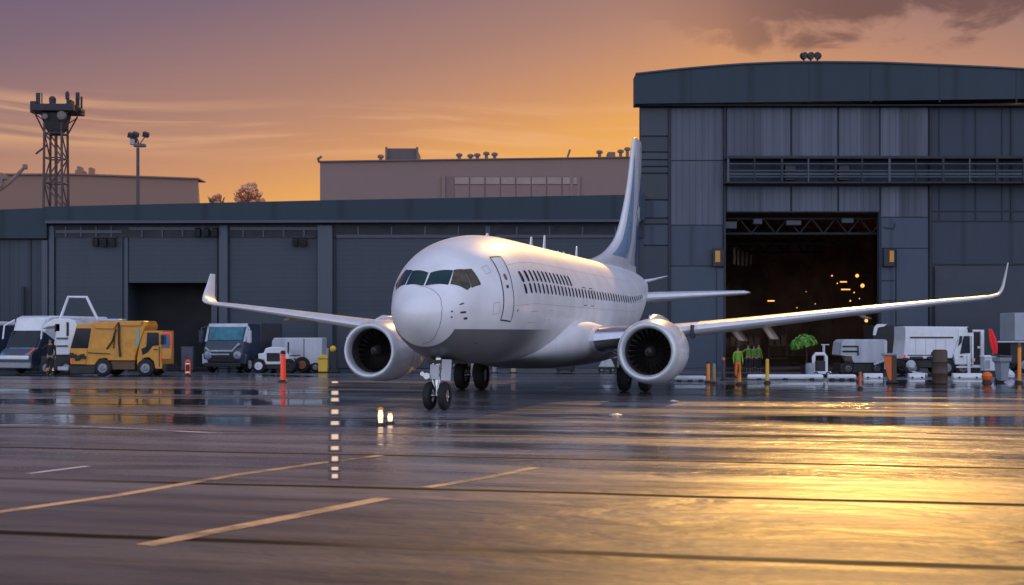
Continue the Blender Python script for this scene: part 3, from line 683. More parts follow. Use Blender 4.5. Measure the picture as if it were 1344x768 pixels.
def make_workshop():
    o = thing('workshop_building', 'long low slate blue workshop building with shutter doors, behind the vehicles', 'building', (0, BY, 0))
    x = lambda p: gx(p, BY); z = lambda p: gz(p, BY)
    xl, xr = x(63), x(846)
    # facade is 3 m deep around the open doorway; the body stands behind it
    b = MB(); b.span(x(-120), xr, 3.2, 34, 0, z(276)); b.build('body', dark_m, o)
    w = MB(); top = z(291)
    w.span(xl, x(164), .35, 3.2, 0, top - .003); w.span(x(164) , x(276), .35, 3.2, z(371), top - .003); w.span(x(276), xr, .35, 3.2, 0, top - .003)
    wall = w.build('wall', wall_m, o)
    MB().prism([(xl - .02, top), (xr, top + .05), (xr, z(256)), (x(430), z(263.5)), (xl - .02, z(272))], 'y', -.35, 3.0).build('fascia', fascia_m, o)
    MB().prism([(xl, z(294)), (x(840), z(292)), (x(840), z(289)), (xl, z(290.6))], 'y', -.55, .2).build('roof_trim', trim_m, o)
    MB().span(xl + .05, xr - .05, .22, .345, z(312), z(295)).build('lintel_band', M('lintel_band_paint', (.014, .017, .025), .6, var=.3), o)
    for px, wd, prd in ((66, .35, .18), (164, .22, .10), (293, .55, .35), (427, .95, .5), (640, .35, .2)):
        MB().span(x(px) - wd / 2, x(px) + wd / 2, .34 - prd, .36, .02, z(296)).build('column', M('column_paint', (0.0554, 0.0713, 0.0977), .5, var=.12, streak=1, scale=2), o, bevel=.02)
    for a, c, t in ((72, 159, 306), (168, 284, 302), (301, 417, 302), (441, 632, 312), (650, 838, 312)):
        bot = z(371) if a == 168 else .02
        MB().span(x(a), x(c), .25, .349, bot, z(t)).build('shutter_door', door_m, o, bevel=.01)
        MB().span(x(a), x(c), .14, .30, z(t) + .003, z(t - 4)).build('door_header', trim_m, o)
        for q in range(4):
            xx = x(a) + (x(c) - x(a)) * (.15 + .23 * q)
            MB().span(xx - .05, xx + .05, .15, .23, z(311), z(297)).build('lintel_bracket', trim_m, o)
    MB().span(x(276) + .02, x(284), .2, .348, .02, z(372)).build('door_guide', trim_m, o)
    # wall flood lamps above the doors
    for px, py, kk in ((134, 318, 3), (268, 305, 3), (396, 318, 2)):
        for q in range(kk):
            MB().box((x(px) + q * .55 - .4, -.05, z(py)), (.34, .35, .5), Matrix.Rotation(.3, 3, 'X')).build('wall_floodlight', black, o, bevel=.03)
        MB().span(x(px) - .6, x(px) + .9, .08, .25, z(py) + .30, z(py) + .38).build('lamp_bracket', black, o)
    MB().tube([(x(30), .05, z(376)), (x(30), .05, 0.02)], .13, 10).build('downpipe', seam_m, o)
    # annex to the left, a step lower
    MB().span(x(-120), xl - .05, .30, 3.19, 0, z(314)).build('annex_wall', wall_m, o)
    MB().prism([(x(-120), z(313)), (xl - .06, z(313)), (xl - .06, z(273)), (x(-120), z(280))], 'y', -.1, 3.1).build('annex_fascia', fascia_m, o)
    MB().span(x(37), x(37) + .10, .22, .296, .02, z(314)).build('annex_seam', seam_m, o); MB().span(x(54), xl - .06, .05, .296, .02, z(315)).build('annex_column', trim_m, o, bevel=.02)
    # roof vents
    for px, w_, h_ in ((386, .8, .35), (411, .25, .25), (240, .3, .2)):
        mb = MB(); zb = z(263.5 + (430 - px) * .02); mb.tube([(x(px), 8, zb - .6), (x(px), 8, zb + h_)], w_ * .28, 12); mb.lathe([(0, w_ * .6), (.12, w_ * .6), (.22, w_ * .3)], (x(px), 8, zb + h_), 'z', 14); mb.build('roof_vent', seam_m, o)
make_workshop()

def make_hangar():
    x = lambda p: gx(p, BY); z = lambda p: gz(p, BY)
    o = thing('hangar', 'tall slate blue hangar with a curved roof and dark open doorway', 'hangar', (0, BY, 0))
    xl, xr = x(841), x(1440); dl, dr, dt = x(953), x(1157), z(278)
    FD = .5                                              # facade plane
    # fascia with a shallow arch, 1 m proud of the wall
    arc = pchip([x(833), x(905), x(983), x(1060), x(1130), x(1230), x(1344), x(1450)], [z(100), z(92.5), z(86.8), z(84.5), z(85), z(88.5), z(94), z(104)])
    xs = [x(833) + (x(1450) - x(833)) * k / 40 for k in range(41)]
    poly = [(a, arc(a)) for a in xs] + [(x(1450), z(130)), (x(833), z(138))]
    MB().prism(poly[::-1], 'y', -.5, 1.0).build('fascia', fascia_m, o, ang=20)
    MB().loft([[(a + sh, yy, arc(a) + .10 - dz) for a in xs] + [(a + sh, yy, arc(a) + .003 - dz) for a in xs[::-1]] for yy, sh, dz in ((-.62, 0, 0), (1.2, .1, 0), (60, 8., .3))]).build('roof', M('roof_sheet', (.05, .06, .08), .5), o, ang=20)
    for p in (905, 983, 1060, 1140, 1230, 1330): MB().span(x(p) - .04, x(p) + .04, -.515, -.49, z(136), arc(x(p)) - .02).build('fascia_seam', seam_m, o)
    # thin dark strip painting the shadow line under the fascia
    MB().span(xl, xr, -.2, 1.0, z(139.2), z(138) - .003).build('soffit_shade_strip', seam_m, o)
    # walls and hall shell
    th = z(139.5)
    w = MB(); w.span(xl, dl, FD, FD + .5, 0, th); w.span(dl, dr, FD, FD + .5, dt, th); w.span(dr, xr, FD, FD + .5, 0, th)
    w.prism([(xl + .05, FD + .5), (xl + .5, FD + .5), (xl + 8.5, 60), (xl + 8., 60)], 'z', 0, th); w.span(xr - .4, xr, FD + .5, 60, 0, th); w.build('wall', dim_m, o)
    hall = MB(); hall.span(dl - 2, dl - 1.7, 1.05, 45, 0, 12); hall.span(dr + 12, dr + 12.3, 1.05, 45, 0, 12); hall.span(dl - 2, dr + 12.3, 45, 45.4, 0, 12); hall.span(dl - 2, dr + 12.3, 1.05, 45, 12, 12.3)
    hall.build('hall_wall', hall_m, o)
    P = MB
    # left edge: stacked dark panels
    lv = [139.5, 178, 199, 209, 218, 227, 262, 286, 294, 322, 487]
    for a, b in zip(lv, lv[1:]):
        shade = M('edge_panel_%d' % a, random.choice([(.028, .035, .052), (.036, .046, .066), (.025, .034, .054)]), .5, var=.14, streak=1)
        if a in (262, 294): shade = mid_m
        P().span(xl + .02, x(878), FD - .12, FD - .003, max(.02, z(b) + .05), z(a) - .04).build('edge_panel', shade, o, bevel=.015)
    P().span(x(878), x(881), FD - .2, FD - .004, .02, th - .02).build('wall_seam', seam_m, o)
    # pale ribbed sheets left of the door
    for a, b, m_ in ((140, 210, pale_m), (210, 295, pale_m), (295, 349, mid_m), (349, 487, M('lower_panel', (0.0396, 0.0607, 0.0950), .5, var=.12, streak=1))):
        P().span(x(881) + .02, x(950), FD - .10, FD - .005, max(.02, z(b) + .03), z(a) - .02).build('wall_panel', m_, o, bevel=.01)
    P().span(x(942), x(951), FD - .24, FD - .105, .02, z(352)).build('door_post', mid_m, o, bevel=.02)
    P().span(x(950.5), x(953.5), FD - .26, FD - .006, .02, th - .03).build('wall_seam', seam_m, o)
    # door header sheets, cut by dark joints
    cuts = [954, 1040, 1102, 1157, 1222]
    for a, b in zip(cuts, cuts[1:]):
        P().span(x(a) + .06, x(b) - .06, FD - .12, FD - .006, z(206), z(140)).build('wall_panel', pale_m, o, bevel=.01)
        if b <= 1157: P().span(x(a) + .06, x(b) - .06, FD - .12, FD - .007, z(277), z(244)).build('wall_panel', pale_m, o, bevel=.01)
    P().span(x(1159), x(1222) - .06, FD - .12, FD - .006, z(284), z(244)).build('wall_panel', pale_m, o, bevel=.01)
    P().span(x(1159), x(1222) - .06, FD - .12, FD - .006, z(325), z(285)).build('wall_panel', mid_m, o, bevel=.01)
    P().span(x(1179), x(1222) - .06, FD - .12, FD - .006, .02, z(326)).build('wall_panel', mid_m, o, bevel=.01)
    for a, b in ((327, 348), (349, 368), (369, 394), (395, 487)):
        P().span(x(1159), x(1177.5), FD - .10, FD - .006, max(.02, z(b)), z(a)).build('wall_panel', mid_m, o, bevel=.01)
    P().span(x(1222), x(1225), FD - .2, FD - .005, .02, th - .02).build('wall_seam', seam_m, o)
    for p in (1236, 1284, 1319, 1331): P().span(x(p) - .03, x(p) + .03, FD - .06, FD - .004, z(290), th - .05).build('wall_seam', seam_m, o)
    for py in (277, 290, 347):
        P().span(x(1226), xr - .3, FD - .07, FD - .004, z(py), z(py) + .07).build('wall_seam', seam_m, o)
    P().span(x(1230), xr - .4, FD - .09, FD - .072, .02, z(349)).build('wall_panel', M('deep_blue_panel', (0.0264, 0.0370, 0.0581), .5, var=.15), o)
    P().span(x(1228), x(1229), FD - .3, FD - .12, .05, z(350)).build('downpipe', seam_m, o)
    # access gantry across the front
    g = P(); y0 = FD - 1.15; yb = FD - .13
    g.span(x(950), xr - .4, y0, yb, z(242), z(240)); g.span(x(951), xr - .4, y0 - .1, yb, z(210), z(206.5))
    go = g.build('gantry', seam_m, o)
    for py in (217, 226, 234):
        P().tube([(x(952), y0, z(py)), (xr - .5, y0, z(py))], .06, 8).build('gantry_rail', trim_m, go)
    P().span(x(951), xr - .4, y0 + .02, y0 + .06, z(231), z(229)).build('gantry_rail', trim_m, go)
    for p in range(952, 1440, 35):
        wd = .14 if (p // 35) % 2 else .08
        P().span(x(p), x(p) + wd, y0 - .06, y0 + .06, z(241), z(209)).build('gantry_post', seam_m if (p // 35) % 3 else trim_m, go)
    for p in (1028, 1098): P().span(x(p), x(p) + .7, y0 + .1, y0 + .5, z(238), z(216)).build('gantry_motor', black, go, bevel=.04)
    # inside: truss, rails, windows in the far wall, lamps
    truss_m = M('truss_grey', (.028, .028, .032), .7)
    for yy in (2.0, 12., 22.):
        t = P()
        t.tube([(dl - 1.5, yy, 9.9), (dr + 1.6, yy, 9.9)], .09, 6); t.tube([(dl - 1.5, yy, 8.9), (dr + 1.6, yy, 8.9)], .09, 6)
        k = 0; xx = dl - 1.2
        while xx < dr + 1.2:
            t.tube([(xx, yy, 8.9 + (k % 2)), (xx + .8, yy, 9.9 - (k % 2))], .05, 6); xx += .8; k += 1
        t.build('roof_truss', truss_m, o)
    for px, py, w_, h_ in ((963, 293, .9, .5), (1000, 288, .6, .4), (1048, 290, 1., .35), (1120, 287, .8, .35)):
        P().box((x(px), 1.6, z(py)), (w_, .5, h_)).build('door_motor', trim_m, o, bevel=.05)
    sl_m = M('pale_hanging_slat', (.32, .25, .2), .6)
    for px, t0, t1, yy in ((964, 324, 347, 14), (969, 327, 348, 16), (974.5, 329, 349, 18), (980, 331, 349, 20), (985.5, 335, 347, 22), (1003, 350, 356, 30), (1007, 358, 364, 31)):
        Y = BY + yy; P().span(gx(px - 1.4, Y), gx(px + 1.4, Y), yy, yy + .12, gz(t1, Y), gz(t0, Y)).build('hanging_slat', sl_m, o)
    for k in range(6):
        P().span(dl - 1.69, dl - 1.62, 6 + 4.5 * k, 8.2 + 4.5 * k, 5.3, 7.5).build('hall_window', M('hall_window_glass', (.30, .26, .22), .3), o)
    for px, py, yy, w_ in ((1012, 395, 22, .36), (1107, 370, 30, .38), (1110, 380, 30, .52), (1125, 362, 34, .45), (1132, 375, 34, .5), (1137, 421, 26, .40), (1092, 362, 38, .2), (1099, 372, 40, .16), (1116, 395, 36, .2), (1121, 384, 40, .18), (1046, 404, 40, .14), (1070, 399, 42, .12), (1128, 392, 38, .14), (1088, 407, 40, .12), (1058, 383, 42, .10), (1110, 410, 30, .14)):
        Y = BY + yy
        lo = P()
        if px in (1012, 1107, 1110): lo.box((gx(px, Y), yy, gz(py, Y)), (w_ * 1.5, .1, .10))
        else: lo.ball((gx(px, Y), yy, gz(py, Y)), w_ * .36, 10)
        lo.build('hall_lamp', hall_glow, o)
    # racking and shelves on the hall floor, dark
    for k in range(5):
        rk = P(); xx = dl + .3 + 1.9 * k; yy = 26 + 2.0 * (k % 2)
        for zz in (.1, 1.2, 2.4): rk.span(xx, xx + 1.6, yy, yy + .8, zz, zz + .08)
        for q in (0, 1.52): rk.span(xx + q, xx + q + .08, yy, yy + .08, 0, 3.2)
        for q in range(3): rk.span(xx + .1 + .5 * q, xx + .5 + .5 * q, yy + .1, yy + .7, 1.285, 1.285 + random.uniform(.3, .8))
        rk.build('storage_rack', hall_m, o)
    # amber lamps either side of the door
    for px in (943, 1168):
        h = P().span(x(px) - .38, x(px) + .38, FD - .42, FD - .25 if px == 943 else FD - .121, z(350), z(326)).build('wall_lamp', black, o, bevel=.04)
        P().span(x(px) - (.2 if px == 943 else -.0), x(px) + (.12 if px == 943 else .28), FD - .45, FD - .421, z(344), z(329)).build('lamp_lens', amber_lens, h)
    # conduit marks on the right panel
    P().tube([(x(1162), FD - .16, z(298)), (x(1175), FD - .16, z(300)), (x(1177), FD - .16, z(292))], .03, 6).build('conduit', seam_m, o)
    return o, arc
hangar, roof_arc = make_hangar()
# three floodlights on the hangar ridge
for px, lb, rz in ((1056, 'leftmost of the three black floodlights on the hangar roof', .3), (1065, 'middle black floodlight of three on the hangar roof, with the roundest head', 0.), (1074, 'rightmost of the three black floodlights on the hangar roof', -.4)):
    xx = gx(px, BY); zb = roof_arc(xx) + .10
    t = thing('roof_floodlight', lb, 'floodlight', (xx, BY + .3, zb), rz, 'floodlights on the hangar roof')
    MB().tube([(0, 0, 0), (.03, 0, .35)], .06, 8).build('stem', black, t)
    MB().lathe([(-.16, .12), (-.15, .22), (.12, .24), (.16, .18)], (0.03, 0, .52), 'y', 16).build('lamp_head', black, t)

# far buildings and crane: haze is painted into their colours, no air haze
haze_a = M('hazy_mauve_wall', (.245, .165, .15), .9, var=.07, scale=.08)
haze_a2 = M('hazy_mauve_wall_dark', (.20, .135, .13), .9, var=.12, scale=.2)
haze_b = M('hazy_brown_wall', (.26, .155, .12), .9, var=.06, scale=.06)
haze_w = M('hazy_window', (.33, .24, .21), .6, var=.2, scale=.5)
def make_far():
    Y = 200.; x = lambda p: gx(p, Y); z = lambda p: gz(p, Y)
    o = thing('terminal_building', 'hazy mauve flat roofed building behind the workshop, with a dark rooftop plant box', 'building', (0, Y, 0))
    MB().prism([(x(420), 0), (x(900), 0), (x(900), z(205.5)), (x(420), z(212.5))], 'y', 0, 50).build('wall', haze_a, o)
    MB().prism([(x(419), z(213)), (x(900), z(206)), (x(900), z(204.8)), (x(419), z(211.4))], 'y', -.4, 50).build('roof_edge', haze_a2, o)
    MB().span(x(506), x(545), 3, 12, z(213), z(191)).build('plant_box', M('plant_box_grey', (.13, .10, .105), .8), o, bevel=.1)
    for p in (505, 546): MB().tube([(x(p), 2.5, z(213)), (x(p), 2.5, z(190))], .18, 8).build('vent_pipe', haze_a2, o)
    for p, t in ((498, 205), (602, 203), (617, 204), (626, 203), (638, 201), (649, 202), (788, 199), (816, 198), (825, 195)):
        m = MB(); m.tube([(x(p), 2, z(212)), (x(p), 2, z(t))], .26, 10); m.lathe([(0, .5), (.35, .5), (.5, .2)], (x(p), 2, z(t)), 'z', 12); m.build('roof_vent', haze_a2, o)
    MB().span(x(799), x(809), 2, 5, z(210), z(197)).build('plant_box', haze_a2, o, bevel=.1)
    MB().tube([(x(746), 2, z(209)), (x(746), 2, z(203)), (x(749), 2, z(194))], .16, 6).build('aerial', haze_a2, o)
    MB().tube([(x(419), 0, z(213)), (x(418), -.5, z(209)), (x(423), -.5, z(206))], .22, 6).build('corner_lamp', haze_a2, o)
    MB().span(x(580), x(762), -.15, -.003, z(275), z(231.5)).build('window_bay', haze_a2, o)
    for k in range(8):
        a = 597 + 20.2 * k; f = MB().span(x(a), x(a + 18.6), -.3, -.153, z(242), z(233)).build('window', haze_w, o)
    for k in range(8): MB().span(x(597 + 20.2 * k), x(597 + 20.2 * k + 18.6), -.25, -.153, z(275), z(243.5)).build('wall_panel', haze_a, o)
    for p in (580, 748, 757): MB().span(x(p), x(p) + .5, -.35, -.155, z(275), z(231.5)).build('mullion', haze_a, o)
    Y2 = 270.; x = lambda p: gx(p, Y2); z = lambda p: gz(p, Y2)
    o = thing('warehouse', 'hazy brown warehouse far off behind the lattice tower', 'building', (0, Y2, 0))
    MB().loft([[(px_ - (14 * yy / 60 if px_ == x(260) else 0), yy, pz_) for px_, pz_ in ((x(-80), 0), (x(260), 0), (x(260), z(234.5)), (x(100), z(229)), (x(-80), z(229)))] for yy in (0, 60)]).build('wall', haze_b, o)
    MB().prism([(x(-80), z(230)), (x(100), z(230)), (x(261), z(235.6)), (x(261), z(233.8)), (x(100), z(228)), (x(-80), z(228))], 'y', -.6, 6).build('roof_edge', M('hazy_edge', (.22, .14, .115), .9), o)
    m = MB(); m.span(x(96), x(106), 1, 4, z(231), z(222)); m.span(x(98), x(103), 1.2, 3.5, z(223), z(217)); m.build('roof_cowl', haze_b, o, bevel=.2)
    MB().span(x(114), x(119), 1, 3, z(231), z(219)).build('chimney', haze_b, o, bevel=.1)
    # crane boom low on the left
    Y3 = 180.; x = lambda p: gx(p, Y3); z = lambda p: gz(p, Y3)
    c = thing('crane', 'hazy crane boom poking over the roof at the far left', 'crane', (x(8), Y3, 0))
    X0 = x(8); cr = MB()
    cr.tube([(x(-14) - X0, 0, 0), (x(-14) - X0, 0, z(246))], 1.0, 8); cr.tube([(x(-16) - X0, 0, z(258)), (x(12) - X0, 0, z(240)), (x(33) - X0, 0, z(219))], [.4, .3, .22], 8)
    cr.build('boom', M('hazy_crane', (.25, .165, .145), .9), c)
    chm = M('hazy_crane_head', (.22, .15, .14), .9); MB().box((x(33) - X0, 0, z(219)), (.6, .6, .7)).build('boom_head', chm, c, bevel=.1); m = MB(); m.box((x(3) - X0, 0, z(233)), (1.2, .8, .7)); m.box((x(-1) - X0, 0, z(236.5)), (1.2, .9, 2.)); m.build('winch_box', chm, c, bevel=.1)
make_far()

def make_tower():
    Y = 130.; x0 = gx(73.5, Y); x = lambda p: gx(p, Y) - x0; z = lambda p: gz(p, Y)
    o = thing('lattice_tower', 'tall steel lattice tower with a dark aerial platform on top, left', 'tower', (x0, Y, 0))
    low = M('hazy_tower_steel', (.10, .07, .07), .8, var=.1); top = M('dark_tower_steel', (.035, .03, .04), .7)  # haze tint painted into the lower steel, top left dark
    s = MB(); w0, w1 = 1.05, .85; zt = z(176)
    for sx in (-1, 1):
        for sy in (-1, 1): s.tube([(sx * w0, sy * w0, 0), (sx * w1, sy * w1, zt + 1.5)], .13, 8)
    n = 9
    for k in range(n):
        za, zb = zt * k / n, zt * (k + 1) / n; wa = w0 + (w1 - w0) * k / n; wb = w0 + (w1 - w0) * (k + 1) / n; q = 1 if k % 2 else -1
        for sy in (-1, 1): s.tube([(-q * wa, sy * wa, za), (q * wb, sy * wb, zb)], .08, 6); s.tube([(-wb, sy * wb, zb), (wb, sy * wb, zb)], .07, 6)
        for sx in (-1, 1): s.tube([(sx * wa, -q * wa, za), (sx * wb, q * wb, zb)], .08, 6); s.tube([(sx * wb, -wb, zb), (sx * wb, wb, zb)], .07, 6)
    s.tube([(0, 0, 0), (0, 0, zt)], .16, 8)
    s.tube([(-w1, 0, z(190)), (x(47), 0, z(202))], .1, 6)
    s.build('lattice_mast', low, o)
    c = MB(); c.loft([[(sx * w, sy * w, zz) for sx, sy in ((-1, -1), (1, -1), (1, 1), (-1, 1))] for zz, w in ((z(176), .55), (z(170), .8), (z(158), 1.05), (z(150), 1.15))])
    for sx in (-1, 1):
        for sy in (-1, 1): c.tube([(sx * .85, sy * .85, z(176)), (sx * 1.65, sy * 1.5, z(150))], .09, 6); c.tube([(sx * 1.65, sy * 1.5, z(152)), (sx * .7, sy * .9, z(162))], .06, 6)
    c.build('cabin', top, o, bevel=.06)
    MB().span(x(48), x(104), -1.8, 1.8, z(149), z(140)).build('platform', top, o, bevel=.05)
    a = MB()
    a.span(x(42), x(50), -.6, .6, z(149), z(134)); a.span(x(96), x(108), -.5, .6, z(147), z(143)); a.lathe([(0, .3), (.9, .36), (1.1, .2)], (x(69), 0, z(141)), 'z', 12); a.span(x(90), x(96), -.5, .5, z(143), z(132))
    a.build('equipment_box', top, o, bevel=.05)
    for p, h in ((48.5, 122), (51.5, 122), (55, 122), (88.5, 120), (100.5, 127), (103, 126), (107, 127)):
        MB().tube([(x(p), 0, z(142)), (x(p), 0, z(h))], .11 if p != 55 else .06, 8).build('aerial', top, o)
    for p in (88.5, 102): MB().box((x(p), 0, z(126)), (.36, .3, .7)).build('antenna_panel', top, o, bevel=.04)
    d = MB(); d.lathe([(-.25, .1), (-.2, .42), (0, .5), (.02, .46)], (x(88), -1.5, z(155)), 'y', 18); d.build('dish', M('dish_pale', (.16, .13, .13), .5), o)
    MB().lathe([(-.1, .05), (-.08, .26), (0, .3)], (x(66), -1.5, z(156)), 'y', 16).build('dish', M('dish_pale_small', (.16, .13, .13), .5), o)
make_tower()

def make_mast():
    Y = 112.; x0 = gx(181, Y); z = lambda p: gz(p, Y); x = lambda p: gx(p, Y) - x0
    o = thing('floodlight_mast', 'slim pole with a cluster of floodlights, standing behind the workshop roof', 'floodlight mast', (x0, Y, 0))
    MB().tube([(0, 0, 0), (0, 0, z(194))], [.2, .13], 12).build('pole', M('mast_steel', (.08, .07, .08), .6), o)
    MB().span(x(176), x(191), -.25, .25, z(193), z(189)).build('head_bracket', M('mast_bracket', (.12, .11, .12), .6), o, bevel=.03)
    for p, q, r in ((172.5, 178, .3), (178.5, 177, .3), (176, 184, .28), (192, 177, .28)):
        l = MB(); l.box((x(p), -.1, z(q)), (.5, .4, .42), Matrix.Rotation(r, 3, 'Y') @ Matrix.Rotation(.4, 3, 'X')); l.tube([(x(p), 0, z(q)), (x(183), 0, z(190))], .05, 6)
        l.build('floodlight', M('floodlight_body', (.05, .045, .055), .5), o, bevel=.04)
    MB().box((x(175), -.2, z(187)), (.42, .3, .5)).build('control_box', M('pale_box', (.34, .32, .34), .5), o, bevel=.04)
make_mast()

def make_tree(px, top, bot, wpx, Y, lb, seed, leafc):
    rnd = random.Random(seed); x0 = gx(px, Y); H = gz(top, Y); W = wpx / F * Y / 2; hb = gz(bot, Y)
    o = thing('tree', lb, 'tree', (x0, Y, 0), 0, 'trees beyond the workshop roof')
    tr = MB(); tr.tube([(0, 0, 0), (.3, 0, hb * .5), (0, 0, hb * .9)], [.6, .45, .3], 10)
    for k in range(9):
        a = 2 * pi * k / 9; tr.tube([(0, 0, hb * (.65 + .03 * k)), (cos(a) * W * .4, sin(a) * W * .4, hb * .95), (cos(a) * W * .75, sin(a) * W * .7, hb + (H - hb) * rnd.uniform(.2, .8))], [.25, .16, .06], 6)
    tr.build('trunk', M('far_bark', (.08, .05, .04), .9), o)
    cr = MB(); cl = []
    for k in range(110):
        a = rnd.uniform(0, 2 * pi); r = sqrt(rnd.random()); zz = rnd.random()
        rr = W * r * sqrt(max(.12, 1 - zz * zz)); cl.append((cos(a) * rr, sin(a) * rr, hb * .82 + (H - hb * .82) * zz, rnd.uniform(.10, .17) * W))
    for cx, cy, cz, R in cl:
        for q in range(110):
            v = Vector((rnd.gauss(0, 1), rnd.gauss(0, 1), rnd.gauss(0, .8))).normalized() * R * rnd.uniform(.4, 1.1); p = Vector((cx, cy, cz)) + v
            s = rnd.uniform(.16, .3); u = Vector((rnd.gauss(0, 1), rnd.gauss(0, 1), rnd.gauss(0, 1))).normalized(); w = u.orthogonal().normalized()
            cr.add([p - u * s, p + w * s * .6, p + u * s, p - w * s * .6], [(0, 1, 2, 3)])
    cr.build('crown', leafc, o, smooth=False)
hz_leaf = M('hazy_foliage', (.80, .42, .24), .9, var=.3, scale=.4)  # distance haze painted into the leaf colour
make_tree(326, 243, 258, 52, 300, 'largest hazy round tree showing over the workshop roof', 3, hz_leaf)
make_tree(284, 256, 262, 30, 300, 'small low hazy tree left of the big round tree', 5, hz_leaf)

# ------------------------------------------------------------------ ground equipment
def wheel(parent, c, r, w, axis='y', rimm=None, side=-1):
    t = MB().lathe([(-w / 2, r * .55), (-w / 2 - .004, r * .8), (-w * .36, r * .97), (-w * .12, r), (w * .12, r), (w * .36, r * .97), (w / 2 + .004, r * .8), (w / 2, r * .55)], c, axis, 28, caps=False).build('wheel', rubber, parent)
    MB().lathe([(-w * .30, r * .12), (-w * .46, r * .2), (-w * .36, r * .45), (-w * .48, r * .56), (w * .48, r * .56), (w * .36, r * .45), (w * .46, r * .2), (w * .30, r * .12)], c, axis, 24).build('rim', rimm or grey_metal, t)

def make_sweeper():
    Y = gy(494.); S = F / Y; x0 = gx(163, Y)
    o = thing('road_sweeper', 'yellow road sweeper truck with its cab door open, facing right', 'sweeper truck', (x0, Y + .6, 0), radians(-3))
    X = lambda p: (p - 163) / S; Z = lambda p: (494. - p) / S
    d0, d1 = -1.05, 1.05
    MB().prism([(X(95.5), Z(457)), (X(104.5), Z(426)), (X(125), Z(424.5)), (X(125), Z(422.5)), (X(160), Z(421.5)), (X(193), Z(421.2)), (X(196), Z(428)), (X(186), Z(455)), (X(181), Z(472)), (X(148), Z(472)), (X(143), Z(470)), (X(134), Z(471)), (X(129), Z(479)), (X(117), Z(479)), (X(97), Z(478))], 'y', d0, d1).build('hopper', yellow, o, bevel=.06)
    MB().prism([(X(126), Z(425)), (X(160), Z(424)), (X(155), Z(432)), (X(130), Z(431.5))], 'y', d0 - .12, d0 - .003).build('hopper_lip', yellow, o, bevel=.03)
    MB().prism([(X(161.5), Z(422.5)), (X(193), Z(422)), (X(190), Z(428)), (X(163), Z(428))], 'y', d0 - .10, d0 - .004).build('hopper_lip', yellow, o, bevel=.03)
    MB().prism([(X(96.5), Z(457)), (X(104), Z(431)), (X(124), Z(431)), (X(119.5), Z(457))], 'y', d0 - .03, d0 + .3).build('rear_window', dark_glass, o, bevel=.02)
    MB().prism([(X(95), Z(459)), (X(119), Z(459)), (X(117), Z(478)), (X(97), Z(478))], 'y', d0 - .05, d0 - .004).build('rear_panel', yellow, o, bevel=.03)
    m = MB(); m.span(X(96), X(130), d0 - .1, d1, Z(491), Z(479.5)); m.build('brush_skirt', chassis, o, bevel=.06)
    m = MB()
    for k in range(9): m.box((X(99 + 2.1 * k), d0 - .12, Z(468 + random.uniform(-2, 5))), (.16, .12, random.uniform(.1, .3)))
    m.build('hydraulic_valves', chassis, o, bevel=.02)
    m = MB(); m.tube([(X(145), d0 - .05, Z(458)), (X(153), d0 - .08, Z(447)), (X(157), d0 - .05, Z(432))], .045, 6); m.tube([(X(161), d0 - .08, Z(423)), (X(161.5), d0 - .1, Z(450)), (X(163), d0 - .08, Z(468))], .06, 6); m.tube([(X(154), d0 - .05, Z(457)), (X(156), d0 - .06, Z(434))], .03, 6)
    m.tube([(X(120), d0 - .04, Z(463)), (X(150), d0 - .04, Z(464.5))], .025, 6); m.build('hose', black, o)
    MB().span(X(146), X(182), d0 - .02, d1 - .1, Z(473.0), Z(457.5)).build('side_locker', yellow, o, bevel=.03)
    MB().span(X(149), X(181), d0 + .1, d1 - .1, Z(485), Z(473.5)).build('chassis', M('brown_chassis', (.12, .06, .03), .6, var=.3), o, bevel=.03)
    MB().box((X(142), 0, Z(420.2)), (X(158) - X(128), 1.2, .14)).build('beacon_bar', M('blue_white_bar', (.4, .5, .7), .4), o, bevel=.05)
    cab = MB().prism([(X(184), Z(484)), (X(184), Z(470)), (X(187), Z(452)), (X(193.5), Z(434)), (X(217.5), Z(434)), (X(217.8), Z(484)), (X(208), Z(484)), (X(206), Z(474)), (X(200), Z(469)), (X(193), Z(470)), (X(187.5), Z(478)), (X(186), Z(484))], 'y', d0 + .05, d1 - .05).build('cab', yellow, o, bevel=.05)
    MB().prism([(X(196.5), Z(455)), (X(198), Z(436.5)), (X(213), Z(436.5)), (X(213.5), Z(453)), (X(205), Z(454)), (X(199), Z(462)), (X(192), Z(466)), (X(190), Z(458))], 'y', d0 + .02, d0 + .2).build('side_window', dark_glass, cab, bevel=.015)
    MB().prism([(X(185.5), Z(458)), (X(188.5), Z(447)), (X(188), Z(430)), (X(184), Z(434)), (X(183), Z(450))], 'y', d0 - .04, d0 + .03).build('mirror', M('pale_green_glass', (.22, .36, .30), .3), cab, bevel=.02)
    # open door: yellow lower half, glazed upper half with an orange frame
    dr = MB().span(X(219.5), X(232.5), d0 - .25, d0 - .17, Z(471), Z(457)).build('cab_door', yellow, o, bevel=.03)
    f = MB(); f.span(X(219.5), X(232.5), d0 - .26, d0 - .16, Z(438.5), Z(436)); f.span(X(230.5), X(232.5), d0 - .26, d0 - .16, Z(457), Z(438.5) - .003); f.build('door_frame', red_orange, dr, bevel=.02)
    MB().span(X(220), X(230), d0 - .22, d0 - .2, Z(456.5), Z(439)).build('door_glass', M('blue_door_glass', (.05, .10, .2), .1, coat=1), dr)
    MB().tube([(X(213.8), d0 + .03, Z(455)), (X(213.8), d0 + .03, Z(481))], .018, 6).build('door_seam', black, cab); MB().span(X(207), X(211), d0 - .01, d0 + .04, Z(459.5), Z(458)).build('door_handle', black, cab)
    MB().span(X(215), X(217.5), d0 - .02, d0 + .06, Z(472), Z(468)).build('indicator_lamp', red_orange, cab, bevel=.01)
